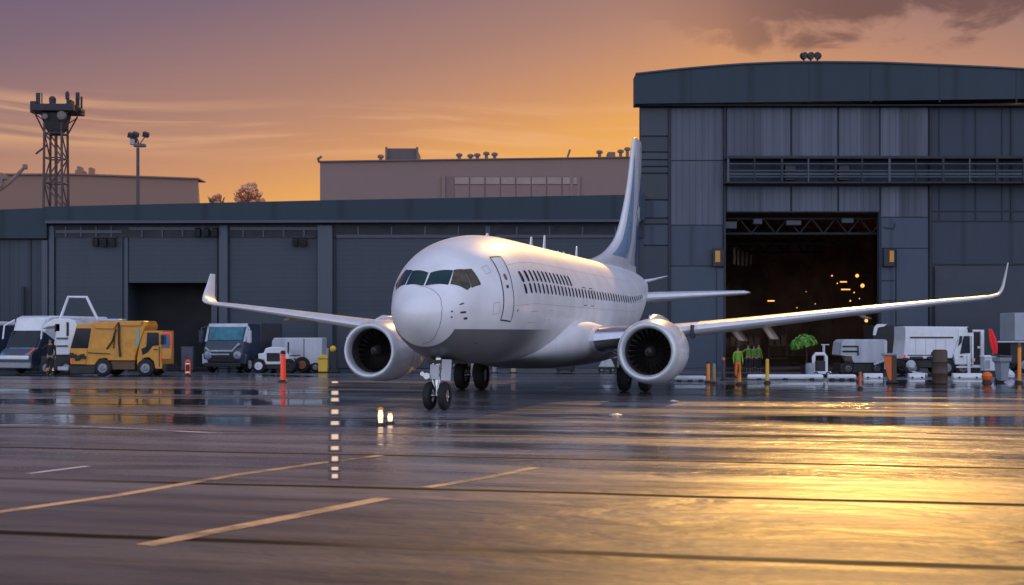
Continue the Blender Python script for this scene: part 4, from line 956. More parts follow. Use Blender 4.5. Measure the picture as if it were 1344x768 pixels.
    mm = MB(); mm.tube([(X(216), d0, Z(440)), (X(221), d0 - .45, Z(441))], .03, 6); mm.box((X(221.5), d0 - .45, Z(446)), (.10, .22, .5)); mm.build('wing_mirror', black, cab, bevel=.02)
    MB().span(X(97), X(99.5), d0 - .09, d0 - .051, Z(477), Z(471)).build('tail_lamp', red_orange, o, bevel=.01)
    MB().span(X(218), X(222.5), d0 + .1, d1 - .1, Z(487.5), Z(478)).build('front_bumper', chassis, o, bevel=.03)
    for p in (139.5, 196):
        for yy in (d0 + .10, d1 - .15): wheel(o, (X(p), yy, .47), .47, .34)
make_sweeper()

def make_van():
    Y = 73.; S = F / Y; x0 = gx(24, Y)
    o = thing('minibus', 'white and navy high roof minibus at the left edge, front to the camera', 'minibus', (x0, Y, 0), radians(-24)); o.scale = (1.06, 1.06, 1.09)
    w = 1.12
    side = [(-.15, .45), (-.20, .95), (-.05, 1.15), (.25, 1.32), (.75, 2.25), (.95, 2.9), (1.3, 3.02), (5.6, 3.0), (5.8, 2.7), (5.8, .45)]
    MB().prism(side, 'x', -w, w).build('body', white_v, o, bevel=.09)
    MB().prism([(-.19, .46), (-.24, .96), (-.09, 1.17), (.22, 1.33), (.68, 2.2), (1.5, 1.75), (2.6, 1.35), (2.6, .46)], 'x', -w - .015, w + .015).build('front_skin', navy, o, bevel=.05)
    MB().prism([(.20, 1.36), (.68, 2.24), (.73, 2.22), (.25, 1.34)], 'x', -w + .10, w - .10).build('windscreen', dark_glass, o)
    MB().prism([(.16, 1.27), (.19, 1.36), (.27, 1.33), (.24, 1.24)], 'x', -w + .3, w - .2).build('wiper_panel', teal_glass, o)
    MB().prism([(.80, 2.30), (.96, 2.86), (1.0, 2.85), (.84, 2.28)], 'x', -w + .05, w - .05).build('destination_panel', dirty_white, o, bevel=.01)
    MB().span(-w + .1, w - .1, -.34, -.20, .74, .95).build('bumper_chrome', white_v, o, bevel=.05)
    MB().span(-w, w, -.30, -.10, .30, .60).build('lower_bumper', grey_metal, o, bevel=.04)
    for sx in (-1, 1):
        MB().ball((sx * .86, -.2, .98), (.22, .1, .12), 12).build('headlight', teal_glass, o)
        mr = MB(); mr.tube([(sx * (w - .02), .85, 2.8), (sx * (w + .22), .35, 2.5), (sx * (w + .22), .25, 1.8)], .045, 8); mr.build('mirror_arm', white_v, o)
    MB().span(w + .005, w + .03, 2.35, 4.6, 1.75, 2.55).build('side_window', dark_glass, o, bevel=.02)
    for zz in (1.15, 1.5): MB().span(w + .005, w + .035, 2.6, 4.9, zz, zz + .09).build('side_stripe', navy, o)
    for yy in (1.2, 4.6):
        for sx in (-1, 1): wheel(o, (sx * (w - .12), yy, .42), .42, .26, 'x')
    # second white roofed coach body, mostly out of the frame
    Y = 77.; x0 = gx(-22, Y)
    o = thing('coach', 'dark coach with a white roof line, mostly cut off by the left edge', 'coach', (x0 - 2.2, Y, 0), radians(-10))
    MB().span(-1.2, 2.5, 0, 5.5, .45, 2.75).build('body', navy, o, bevel=.1); MB().span(-1.25, 2.55, -.05, 5.55, 2.75, 3.0).build('roof', white_v, o, bevel=.08)
    MB().span(-1.1, 2.3, -.03, -.004, 1.4, 2.6).build('windscreen', dark_glass, o)
    for sx in (-.9, 2.2): wheel(o, (sx, .9, .45), .45, .28, 'x')
make_van()

def make_side_truck():
    """white cab seen beyond the minibus: arched roof with a black window and dark steps"""
    Y = 71.5; S = F / Y; x0 = gx(85, Y); X = lambda p: (p - 85) / S; Z = lambda p: (491.9 - p) / S
    o = thing('white_loader', 'white loader with a swept roof, black window slot and dark chassis beside the minibus', 'loader', (x0, Y + .7, 0))
    MB().prism([(X(56), Z(432)), (X(64), Z(423)), (X(72), Z(418.5)), (X(92), Z(418)), (X(100), Z(421)), (X(103), Z(427)), (X(96), Z(452)), (X(93), Z(466)), (X(75), Z(466)), (X(74), Z(428)), (X(66), Z(429))], 'y', -.9, .9).build('body', white_v, o, bevel=.06)
    MB().span(X(89), X(92), -.93, -.905, Z(441), Z(423)).build('window_slot', black, o)
    for p in (443, 453): MB().span(X(76), X(91), -.94, -.905, Z(p + 2.5), Z(p)).build('side_stripe', M('teal_stripe_%d' % p, (.05, .10, .13), .4), o)
    MB().span(X(55), X(94), -.85, .85, Z(486), Z(467)).build('chassis', chassis, o, bevel=.05)
    MB().box((X(77), -.75, Z(430)), (.35, .3, .5)).build('work_lamp', black, o, bevel=.05)
    MB().span(X(78), X(92), -1.0, -.9, Z(486), Z(481)).build('step', dirty_white, o, bevel=.02)
    for p in (62, 88):
        for yy in (-.75, .75): wheel(o, (X(p), yy, .40), .40, .28)
    h = MB().tube([(X(68), .3, Z(420)), (X(79.5), .3, Z(389)), (X(104), .3, Z(389)), (X(119), .3, Z(420)), (X(121), .3, Z(424))], .085, 10)
    ho = h.build('hoop_frame', white_v); ho.location = (x0, Y + .95, 0)
    # legs carry on to the ground behind the sweeper
    me = MB().tube([(X(68), .9, Z(419)), (X(56), .9, 0)], .085, 10); me.tube([(X(120), .9, Z(422)), (X(132), .9, 0)], .085, 10)
    lg = me.build('leg_pair', white_v, ho); lg.location = (0, -.6, 0)
    tag(ho, 'white tubular hoop frame rising between the minibus and the yellow sweeper', 'hoop frame')
make_side_truck()

def make_blue_truck():
    Y = gy(489.5); x0 = gx(292, Y)
    o = thing('navy_truck', 'dark navy truck with a pale teal windscreen, front to the camera', 'truck', (x0, Y + .2, 0), radians(-14))
    w = 1.22
    MB().prism([(0, .55), (-.12, 1.0), (-.02, 1.45), (.25, 1.85), (.62, 2.75), (.8, 2.86), (2.3, 2.86), (2.4, 2.6), (2.4, .55)], 'x', -w, w).build('cab', navy, o, bevel=.06)
    MB().prism([(.235, 1.90), (.552, 2.66), (.62, 2.64), (.30, 1.88)], 'x', -w + .16, w - .16).build('windscreen', teal_glass, o)
    f = MB(); f.prism([(.56, 2.66), (.64, 2.85), (.74, 2.86), (.66, 2.62)], 'x', -w - .01, w + .01)
    for sx in (-1, 1): f.prism([(.22, 1.80), (.62, 2.72), (.72, 2.72), (.34, 1.80)], 'x', sx * w - .08, sx * w + .08)
    f.build('screen_frame', dirty_white, o, bevel=.02)
    f = MB(); f.box((-.12, -.10, 1.26), (1.5, .08, .11)); f.box((-.12, -.12, 1.06), (1.1, .06, .09)); f.box((.80, -.06, 1.47), (.66, .08, .10), Matrix.Rotation(-.75, 3, 'Y')); f.box((-.98, -.08, 1.36), (.3, .08, .1), Matrix.Rotation(.75, 3, 'Y')); f.build('grille_bar', M('pale_chrome', (.6, .63, .7), .25, metal=.5), o, bevel=.02)
    MB().span(-.85, .75, -.10, -.03, .62, 1.0).build('grille', black, o, bevel=.03)
    for sx in (-1, 1):
        MB().ball((sx * .92, -.06, 1.02), (.28, .10, .24), 16).build('headlight', M('headlight_glass', (.25, .30, .36), .1, coat=1), o)
        m = MB(); m.tube([(sx * w, .5, 2.7), (sx * (w + .3), .25, 2.6), (sx * (w + .3), .25, 1.7)], .04, 8); m.span(sx * (w + .3) - .12, sx * (w + .3) + .12, .15, .3, 1.75, 2.45); m.build('mirror', dirty_white if sx > 0 else navy, o, bevel=.02)
        MB().span(sx * w - .1, sx * w + .25, -.06, .3, .5, 1.1).build('wing_guard', dirty_white if sx < 0 else navy, o, bevel=.05)
    MB().span(-1.15, 1.15, -.2, 0, .34, .58).build('bumper', chassis, o, bevel=.04)
    MB().span(-1.2, 1.2, 2.45, 5.6, .8, 2.9).build('box_body', M('dark_box_body', (.05, .055, .07), .55, var=.15), o, bevel=.04)
    MB().span(-.5, .5, .3, 5.6, .5, .78).build('chassis', chassis, o)
    for yy in (.85, 4.5):
        for sx in (-1, 1): wheel(o, (sx * (w - .10), yy, .48), .48, .3, 'x', white_v)
make_blue_truck()

def make_tug():
    Y = gy(489.); S = F / Y; x0 = gx(372, Y); X = lambda p: (p - 372) / S; Z = lambda p: (489. - p) / S
    o = thing('baggage_tug', 'small white tug with an open dark grille, in front of the white box trailer', 'tug', (x0, Y - .2, 0))
    MB().prism([(X(342.5), Z(464)), (X(350), Z(463)), (X(352), Z(457)), (X(360), Z(455)), (X(374), Z(456)), (X(380), Z(463)), (X(386), Z(474)), (X(386), Z(478)), (X(352), Z(478)), (X(350), Z(472)), (X(343), Z(472))], 'y', -.7, .7).build('body', white_v, o, bevel=.05)
    MB().span(X(354), X(371), -.74, -.705, Z(474), Z(463)).build('grille', dark_glass, o, bevel=.02)
    MB().span(X(349), X(388), -.6, .6, Z(484), Z(477)).build('chassis', chassis, o, bevel=.03)
    m = MB(); m.tube([(X(380), -.3, Z(470)), (X(380.5), -.3, Z(449))], .05, 8); m.tube([(X(381), -.3, Z(467)), (X(396), -.3, Z(466))], .03, 6); m.build('steering_column', chassis, o)
    for p, mt in ((343.5, white_v), (382, chassis)):
        for yy in (-.62, .62): wheel(o, (X(p), yy, .42), .42, .3, 'y', mt)
    t = thing('box_trailer', 'plain white box trailer standing behind the small tug', 'trailer', (x0, Y + 2., 0))
    MB().prism([(X(352), Z(478)), (X(352), Z(448)), (X(355), Z(443.5)), (X(419), Z(443.5)), (X(419), Z(479)), (X(393), Z(479))], 'y', -.9, 1.1).build('body', dirty_white, t, bevel=.05)
    MB().span(X(394.5), X(395.5), -.912, -.903, Z(478), Z(445)).build('door_seam', dark_gap, t)
    MB().span(X(360), X(418), -.8, 1.0, Z(484), Z(479.5)).build('chassis', chassis, t)
    wheel(t, (X(393), -.95, .45), .45, .26, 'y', M('rusty_rim', (.35, .13, .06), .7)); wheel(t, (X(393), .95, .45), .45, .26); wheel(t, (X(410), -.8, .3), .3, .2)
    b = thing('yellow_bin', 'upright yellow plastic bin with a rounded top beside the white trailer', 'bin', (gx(424.5, Y), Y, 0))
    MB().prism([(-.28, .04), (.28, .04), (.28, .9), (.2, 1.02), (-.1, 1.04), (-.28, .95)], 'y', -.28, .28).build('body', yellow_bin_m, b, bevel=.05); MB().span(-.29, .29, -.29, .29, .78, .82).build('lid_seam', black, b)
    g = thing('fuel_post', 'slim grey post with a dark hose box and a yellow ball on top', 'post', (gx(436, Y), Y, 0))
    MB().span(-.36, -.2, -.1, .1, 0, 1.42).build('post', grey_metal, g, bevel=.02); MB().span(-.12, .30, -.16, .16, .02, 1.2).build('hose_box', chassis, g, bevel=.05); MB().ball((.05, 0, 1.38), .19, 14).build('ball', yellow_bin_m, g); MB().span(-.2, .42, -.3, .3, 0, .18).build('foot', black, g, bevel=.03)
    c = thing('grey_cabinet', 'low dark grey cabinet standing between the sweeper and the navy truck', 'cabinet', (gx(247, 76), 76., 0))
    MB().span(-.36, .36, -.25, .25, .12, 1.5).build('body', M('cabinet_grey', (.08, .09, .11), .5), c, bevel=.03); MB().span(-.28, .28, -.27, -.253, .3, 1.4).build('door', M('cabinet_door', (.11, .12, .15), .5), c); MB().span(-.34, .34, -.22, .22, 0, .12).build('plinth', chassis, c)
make_tug()

# delineators and bollards
def make_delineator(px, pybot, pytop, lb, mats, r=.11, kind='tall'):
    Y = gy(pybot); h = gz(pytop, Y)
    o = thing('delineator_post', lb, 'delineator', (gx(px, Y), Y, 0), 0, 'delineator posts on the wet apron')
    MB().lathe([(0, r * 2.0), (.05, r * 1.9), (.09, r * 1.25), (.12, r * 1.15)], (0, 0, 0), 'z', 20).build('base', black, o)
    MB().lathe([(.1, r), (h * .88, r * .92), (h * .90, r * .8)], (0, 0, 0), 'z', 20).build('post', mats[0], o)
    MB().lathe([(h * .885, r * .96), (h * .95, r * .94), (h * .985, r * .7), (h, r * .25)], (0, 0, 0), 'z', 20).build('cap', mats[1], o)
    if kind == 'banded':
        for z in (.22, .72): MB().lathe([(h * z, r * 1.02), (h * (z + .08), r * 1.02)], (0, 0, 0), 'z', 20, caps=False).build('band', mats[2], o)
        for s in (-1, 1): MB().span(s * r * 1.15 - .02, s * r * 1.15 + .02, -.03, .03, .12, h * .9).build('edge_strip', mats[3], o)
    return o
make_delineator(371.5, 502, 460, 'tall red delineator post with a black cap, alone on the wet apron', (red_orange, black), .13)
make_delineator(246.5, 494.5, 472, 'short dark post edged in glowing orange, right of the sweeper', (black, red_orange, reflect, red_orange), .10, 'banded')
make_delineator(1129, 511, 488, 'thin orange marker post right of the doorway, nearest the camera', (orange, orange), .06)
for px, b, t, lb, m_ in ((929.5, 503, 474, 'amber glowing post with a black cap, leftmost by the engine', (amber, black)),
                         (937, 504, 477, 'tan coloured post just right of the leftmost amber one', (M('tan_post', (.36, .24, .13), .6), grey_metal)),
                         (949.5, 500, 469, 'dark post with an orange upper half, left of the lime vested workers', (M('dark_post', (.06, .05, .05), .6), orange)),
                         (970.5, 505, 489, 'short orange post in front of the nearest lime vested worker', (amber, orange)),
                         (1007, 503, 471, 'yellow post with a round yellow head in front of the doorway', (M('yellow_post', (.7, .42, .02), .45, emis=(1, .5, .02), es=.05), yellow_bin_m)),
                         (1338, 503, 450, 'tall amber post at the right edge, beside the grey wheelie bin', (amber, M('rust_cap', (.2, .08, .03), .7)))):
    make_delineator(px, b, t, lb, m_, .085)

# ------------------------------------------------------------------ people
def skinned(name, verts, edges, radii, mat, parent, sub=1):
    me = bpy.data.meshes.new(name); me.from_pydata(verts, edges, []); me.materials.append(mat)
    o = bpy.data.objects.new(name, me); COL.objects.link(o)
    if parent: o.parent = parent
    layer = me.skin_vertices[0] if len(me.skin_vertices) else None
    if layer is None:
        bpy.context.view_layer.objects.active = o
        bmx = __import__('bmesh'); bm = bmx.new(); bm.from_mesh(me); bm.verts.layers.skin.verify(); bm.to_mesh(me); bm.free(); layer = me.skin_vertices[0]
    for i, r in enumerate(radii): layer.data[i].radius = r if isinstance(r, tuple) else (r, r); layer.data[i].use_root = False
    # one root per connected island
    adj = {i: [] for i in range(len(verts))}
    for a, b in edges: adj[a].append(b); adj[b].append(a)
    seen = set()
    for i in range(len(verts)):
        if i in seen: continue
        layer.data[i].use_root = True; st = [i]
        while st:
            k = st.pop()
            if k in seen: continue
            seen.add(k); st += adj[k]
    md = o.modifiers.new('skin', 'SKIN'); md.use_smooth_shade = True
    sb = o.modifiers.new('sub', 'SUBSURF'); sb.levels = sub; sb.render_levels = sub
    return o
def make_person(loc, rz, h, lb, top, legs, helmet=None, arm='down', bands=None):
    k = h / 1.75
    o = thing('person', lb, 'person', loc, rz, 'workers on the apron')
    def P(*a): return tuple(q * k for q in a)
    V = [P(0, 0, .92), P(0, 0, 1.10), P(0, .01, 1.30), P(0, .01, 1.43), P(0, 0, 1.52), P(0, -.02, 1.60), P(0, -.015, 1.69)]
    E = [(0, 1), (1, 2), (2, 3), (3, 4), (4, 5), (5, 6)]; Rr = [(.15, .11), (.14, .10), (.17, .11), (.09, .08), .05, (.075, .09), .07]
    arms = {}
    for s in (-1, 1):
        b = len(V); V += [P(s * .19, .01, 1.39)]; Rr += [.055]; E.append((3, b))
        if arm == 'wave' and s < 0: pts = [P(s * .34, -.06, 1.24), P(s * .56, -.20, 1.28), P(s * .64, -.24, 1.29)]
        else: pts = [P(s * .25, .02, 1.12), P(s * .26, -.06, .88), P(s * .26, -.08, .79)]
        V += pts; Rr += [.042, .033, .028]; E += [(b, b + 1), (b + 1, b + 2), (b + 2, b + 3)]; arms[s] = pts
        b = len(V); V += [P(s * .10, 0, .86), P(s * .11, -.015, .48), P(s * .115, .02, .09), P(s * .12, -.13, .04)]; Rr += [.085, .06, .042, .04]; E += [(0, b), (b, b + 1), (b + 1, b + 2), (b + 2, b + 3)]
    Rr = [tuple(q * k for q in r) if isinstance(r, tuple) else r * k for r in Rr]
    for s in (-1, 1):                                       # five fingers rooted in each palm
        e = Vector(arms[s][2]); d = (e - Vector(arms[s][1])).normalized(); w = d.cross(Vector((0, 1, 0))).normalized() if abs(d.y) < .9 else Vector((1, 0, 0))
        w2 = d.cross(w).normalized()
        for j, L_ in enumerate((.055, .075, .085, .078, .06)):
            off = (j - 2) * .016 * k; b = len(V); p0 = e + w2 * off - d * .01 * k
            if j == 0: p1 = e + w2 * off * 2.4 + d * .02 * k; p2 = p1 + d * .03 * k
            else: p1 = p0 + d * L_ * .55 * k; p2 = p1 + d * L_ * .4 * k - w * .018 * k
            V += [tuple(p0), tuple(p1), tuple(p2)]; Rr += [.009 * k, .008 * k, .007 * k]; E += [(b, b + 1), (b + 1, b + 2)]
    body = skinned('body', V, E, Rr, skin, o, 2)
    tv = [P(0, 0, .86), P(0, 0, 1.1), P(0, .01, 1.30), P(0, .01, 1.42)]; te = [(0, 1), (1, 2), (2, 3)]; trr = [(.17 * k, .13 * k), (.165 * k, .125 * k), (.19 * k, .13 * k), (.10 * k, .09 * k)]
    for s in (-1, 1):
        b = len(tv); tv += [P(s * .20, .01, 1.39)] + arms[s][:2]; trr += [.072 * k, .058 * k, .048 * k]; te += [(3, b), (b, b + 1), (b + 1, b + 2)]
    skinned('jacket', tv, te, trr, top, o, 2)
    lv = [P(0, 0, .93), P(0, 0, .86)]; le = [(0, 1)]; lr = [(.16 * k, .125 * k), (.155 * k, .12 * k)]
    for s in (-1, 1):
        b = len(lv); lv += [P(s * .10, 0, .80), P(s * .11, -.015, .48), P(s * .115, .02, .11)]; lr += [.105 * k, .08 * k, .068 * k]; le += [(1, b), (b, b + 1), (b + 1, b + 2)]
    skinned('trousers', lv, le, lr, legs, o, 2)
    for s in (-1, 1):
        MB().prism([(-.19 * k, .0), (.07 * k, 0), (.07 * k, .10 * k), (.0, .12 * k), (-.10 * k, .07 * k), (-.19 * k, .05 * k)], 'x', s * .118 * k - .05 * k, s * .118 * k + .05 * k).build('boot', black, o, bevel=.015)
        if bands: MB().lathe([(.20 * k, .088 * k), (.34 * k, .090 * k)], (s * .113 * k, .01, 0), 'z', 14, caps=False).build('leg_band', bands[0 if s < 0 else 1], o)
    if helmet: MB().lathe([(0, .13), (.02, .125), (.09, .105), (.13, .06), (.145, .01)], P(0, -.015, 1.66), 'z', 18).build('helmet', helmet, o)
    else: MB().ball(P(0, .01, 1.685), (.088 * k, .10 * k, .085 * k), 12).build('hair', hair, o)
    f = MB(); f.ball(P(0, -.118, 1.645), (.014 * k, .02 * k, .022 * k), 8)
    f.build('nose', skin, o); f = MB()
    for s in (-1, 1): f.ball(P(s * .032, -.098, 1.668), .011 * k, 8)
    f.build('eyes', black, o)
    return o
Yp = gy(492.)
pp = make_person((gx(66, Yp), Yp, 0), radians(8), 2.0, 'person in black workwear with an orange wand, standing before the minibus', dark_cloth, dark_cloth, None, 'wave', (amber_lens, reflect))
wd = MB().tube([(0, 0, 0), (-.10, -.02, -.10), (-.38, -.10, -.36)], [.03, .035, .03], 10).build('marshalling_wand', red_orange)
wd.location = (gx(66, Yp) - .72, Yp - .36, 1.47); tag(wd, 'orange glowing marshalling wand held by the person in black', 'wand')
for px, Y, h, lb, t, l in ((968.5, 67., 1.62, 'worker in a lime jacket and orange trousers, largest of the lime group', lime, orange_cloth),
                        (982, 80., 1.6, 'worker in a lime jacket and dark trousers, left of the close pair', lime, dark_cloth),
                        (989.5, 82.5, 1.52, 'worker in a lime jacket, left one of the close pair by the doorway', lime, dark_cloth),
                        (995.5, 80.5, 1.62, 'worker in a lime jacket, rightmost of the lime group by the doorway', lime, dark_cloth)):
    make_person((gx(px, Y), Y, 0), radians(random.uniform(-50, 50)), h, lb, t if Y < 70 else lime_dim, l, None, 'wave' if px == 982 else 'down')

# ------------------------------------------------------------------ right hand equipment
def right_side():
    # white pipe booms lying along the hangar front
    for a, b, py, lb in ((981, 1080, 497, 'long white pipe boom lying on the ground before the doorway'), (1086, 1123, 497, 'shorter white pipe boom right of the long one'),
                         (885, 926, 499, 'grey white pipe boom on the ground right of the engine')):
        Y = gy(py + 2); L_ = (b - a) / F * Y
        o = thing('pipe_boom', lb, 'pipe boom', (gx((a + b) / 2, Y), Y, 0), 0, 'white pipe booms along the hangar front')
        MB().tube([(-L_ / 2, 0, .16), (-L_ / 2 + .1, 0, .16), (L_ / 2 - .1, 0, .16), (L_ / 2, 0, .16)], [.10, .13, .13, .10], 14).build('pipe', white_v if a > 900 else dirty_white, o)
        for q in (-.35, 0, .35): MB().box((q * L_, 0, .05), (.2, .4, .1)).build('chock', chassis, o, bevel=.02)
    # small white power unit with a mast
    Y = 68.; o = thing('power_unit', 'small white ground power unit with an arched frame and thin mast', 'power unit', (gx(1076, Y), Y, 0))
    m = MB(); m.tube([(-.32, 0, .25), (-.32, 0, 1.05), (-.22, 0, 1.2), (.22, 0, 1.2), (.32, 0, 1.05), (.32, 0, .25)], .10, 10); m.build('arch_frame', white_v, o)
    MB().span(-.24, .24, -.2, .3, .3, .85).build('engine_box', chassis, o, bevel=.03); MB().tube([(.22, .05, 1.2), (.22, .05, 1.7)], .07, 10).build('mast', dirty_white, o); MB().tube([(.08, .05, 1.69), (.5, .05, 1.69)], .03, 8).build('mast_arm', dirty_white, o)
    MB().span(-.45, .5, -.4, .45, .16, .3).build('deck', white_v, o, bevel=.02)
    for sx in (-.3, .35):
        for yy in (-.36, .4): wheel(o, (sx, yy, .15), .15, .1)
    b = thing('small_drum', 'small pale grey drum left of the white power unit', 'drum', (gx(1063, 67), 67., 0))
    MB().lathe([(0, .2), (.02, .22), (.3, .215), (.33, .225), (.7, .22), (.72, .20)], (0, 0, 0), 'z', 18).build('body', M('drum_grey', (.35, .38, .43), .4), b); MB().lathe([(.72, .19), (.75, .19), (.76, .05)], (0, 0, 0), 'z', 18).build('lid', grey_metal, b)
    # tall-stemmed lime tree in a pot
    Y = 72.; rnd = random.Random(4); o = thing('potted_tree', 'lime green leafy little tree on a thin dark stem, inside the doorway view', 'tree', (gx(1058, Y), Y, 0))
    MB().lathe([(0, .24), (.45, .32), (.5, .34), (.5, .28)], (0, 0, 0), 'z', 18).build('pot', chassis, o); MB().tube([(0, 0, .45), (.04, 0, 1.1), (0, 0, 1.75)], [.05, .04, .03], 8).build('trunk', M('dark_stem', (.03, .022, .018), .9), o)
    cr = MB()
    for k in range(420):
        a = rnd.uniform(0, 2 * pi); r = rnd.random()**.5 * .56; z = 1.66 + .62 * sqrt(max(0, 1 - (r / .62)**2)) * rnd.uniform(.1, 1); p = Vector((cos(a) * r - .05, sin(a) * r * .8, z)) if k % 4 else Vector((cos(a) * r * .45 - .52, sin(a) * r * .5, z - .22))
        d = Vector((cos(a), sin(a), rnd.uniform(-1.2, .1))).normalized(); w = d.cross(Vector((0, 0, 1))).normalized() * rnd.uniform(.06, .10); L_ = rnd.uniform(.12, .24); up = Vector((0, 0, .03))
        cr.add([p, p + d * L_ * .4 + w + up, p + d * L_ - Vector((0, 0, .08)), p + d * L_ * .4 - w + up], [(0, 1, 2), (0, 2, 3)])
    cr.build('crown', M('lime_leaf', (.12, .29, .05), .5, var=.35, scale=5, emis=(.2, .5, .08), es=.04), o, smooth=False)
    # white box trailer with an open ladder frame
    Y = 73.; S = F / Y; zg = HZ + CH * S; x0 = gx(1128, Y); X = lambda p: (p - 1128) / S; Z = lambda p: (zg - p) / S
    o = thing('white_trailer', 'white service trailer with a dark ladder rack at its left end', 'trailer', (x0, Y, 0))
    MB().prism([(X(1098), Z(466)), (X(1100), Z(449)), (X(1104), Z(445.5)), (X(1158), Z(445.5)), (X(1158), Z(476)), (X(1116), Z(476)), (X(1112), Z(469))], 'y', -.8, 1.1).build('body', dirty_white, o, bevel=.04)
    m = MB(); m.tube([(X(1101), -.85, Z(454.5)), (X(1121), -.85, Z(454.5)), (X(1121), -.85, Z(466))], .045, 6); m.tube([(X(1101), -.85, Z(461)), (X(1121), -.85, Z(461))], .05, 6); m.build('ladder_rack', chassis, o)
    MB().span(X(1099), X(1157), -.7, 1.0, Z(489), Z(476.5)).build('chassis', chassis, o, bevel=.04); MB().span(X(1155), X(1158.5), -.86, -.805, Z(484), Z(447)).build('corner_post', white_v, o)
    MB().span(X(1104), X(1113), -.83, -.803, Z(472), Z(467)).build('tool_box', M('brown_box', (.12, .07, .045), .7), o)
    for p in (1109, 1146):
        for yy in (-.6, .9): wheel(o, (X(p), yy, .36), .36, .24)
    bm = MB().tube([(X(1140), -1.1, .55), (X(1158), -1.1, .85)], .07, 8); bm.build('tow_bar', dirty_white, o)
    for a, b_, lb in ((1133, 1158, 'short white kerb block below the white service trailer'), (1192, 1213, 'white kerb block under the white tanker truck'), (1250, 1288, 'longest white kerb block below the tube gate')):
        Yk = 66.5; k = thing('kerb_block', lb, 'kerb block', (gx((a + b_) / 2, Yk), Yk, 0), 0, 'white kerb blocks along the hangar front'); w_ = (b_ - a) / F * Yk
        MB().prism([(-.18, 0), (.18, 0), (.14, .24), (-.14, .24)], 'x', -w_ / 2, w_ / 2).build('block', white_v, k, bevel=.03)
        for q in (-.3, .3): MB().span(q * w_ - .05, q * w_ + .05, -.186, .186, .0, .07).build('foot_slot', chassis, k)
    # dark box van behind
    Y = 78.; S = F / Y; zg = HZ + CH * S; x0 = gx(1163, Y); X = lambda p: (p - 1163) / S; Z = lambda p: (zg - p) / S
    o = thing('dark_box_van', 'dark box van with one pale roof corner, behind the white trailer', 'van', (x0, Y, 0))
    MB().span(X(1146), X(1186), 0, 2.2, .6, Z(427)).build('box', chassis, o, bevel=.05); MB().prism([(X(1145.5), Z(440)), (X(1147), Z(430)), (X(1151), Z(425.5)), (X(1164), Z(425.5)), (X(1160), Z(428.5)), (X(1152), Z(430)), (X(1149), Z(440))], 'y', -.06, 0).build('roof_corner', white_v, o)
    MB().span(X(1150), X(1182), .1, 2.1, .35, .6).build('chassis', chassis, o)
    for p in (1152, 1180): wheel(o, (X(p), .15, .38), .38, .24)
    # orange barrier board
    Y = gy(503.); o = thing('barrier_board', 'upright orange barrier board with a grey cap', 'barrier', (gx(1166, Y), Y, 0), radians(-12)); h = gz(467, Y)
    MB().prism([(-.22, h), (.30, h), (.30, .25), (.05, .1), (-.05, .35)], 'y', -.05, .05).build('board', orange, o, bevel=.02); MB().span(-.30, .36, -.12, .12, h + .003, h + .12).build('cap', bin_grey, o, bevel=.03); MB().span(.14, .36, -.06, .10, .0, h - .002).build('post', M('brown_post', (.10, .055, .03), .7), o); MB().span(-.1, .45, -.3, .3, 0, .1).build('foot', chassis, o, bevel=.03)
    # white tanker / hopper truck
    Y = 71.; S = F / Y; zg = HZ + CH * S; x0 = gx(1225, Y); X = lambda p: (p - 1225) / S; Z = lambda p: (zg - p) / S
    o = thing('white_truck', 'white hopper truck with a small square cab, facing right beside the hangar', 'truck', (x0, Y, 0))
    MB().prism([(X(1181), Z(428.5)), (X(1264), Z(429)), (X(1250), Z(444)), (X(1246), Z(458)), (X(1242), Z(470)), (X(1178), Z(471)), (X(1181), Z(445))], 'y', -1.0, 1.1).build('hopper', white_v, o, bevel=.05)
    MB().span(X(1187), X(1243), -1.03, -1.003, Z(444), Z(442)).build('groove', dark_gap, o); MB().span(X(1184), X(1222), -1.03, -1.003, Z(466.5), Z(465.3)).build('groove', dark_gap, o)
    MB().prism([(X(1245), Z(478)), (X(1243), Z(462)), (X(1249), Z(448)), (X(1250), Z(432)), (X(1266), Z(432)), (X(1269), Z(438)), (X(1269), Z(478))], 'y', -1.08, 1.0).build('cab', white_v, o, bevel=.04)
    MB().prism([(X(1250), Z(455)), (X(1254), Z(440)), (X(1254.5), Z(446)), (X(1256), Z(441)), (X(1263.5), Z(441)), (X(1264), Z(463)), (X(1251), Z(464))][2:] + [], 'y', -1.11, -1.083).build('side_window', dark_glass, o)
    MB().prism([(X(1248.5), Z(455)), (X(1250.5), Z(441)), (X(1254), Z(441)), (X(1253), Z(449))], 'y', -1.11, -1.084).build('side_window', dark_glass, o)
    MB().span(X(1179), X(1268), -.9, 1.0, .42, Z(471.5)).build('chassis', chassis, o, bevel=.04)
    for p, q, w_ in ((1181, 471, .3), (1195, 469.5, .7), (1212, 469.5, .25)): MB().box((X(p), -1.02, Z(q)), (w_, .16, .16)).build('valve', chassis, o, bevel=.04)
    m = MB(); m.lathe([(-.1, .16), (0, .26), (.06, .2)], (X(1188), -1.03, Z(478)), 'y', 16); m.lathe([(-.06, .1), (0, .16)], (X(1223), -1.0, Z(479)), 'y', 14); m.build('hose_reel', dirty_white, o)
    MB().tube([(X(1265.5), -1.09, Z(441)), (X(1265.5), -1.09, Z(476))], .018, 6).build('door_seam', dark_gap, o); MB().span(X(1251), X(1255), -1.12, -1.085, Z(468.5), Z(467)).build('door_handle', black, o)
    MB().span(X(1266), X(1270.5), -1.1, -1.0, Z(474), Z(470)).build('headlight', lamp_glow_dim, o, bevel=.02); MB().span(X(1179), X(1181), -1.05, -.95, Z(470), Z(465)).build('tail_lamp', red_orange, o, bevel=.01)
    for q in range(1, 5): MB().span(X(1181 + 13 * q), X(1181 + 13 * q) + .03, -1.012, -1.003, Z(464), Z(446)).build('panel_rib', dirty_white, o)
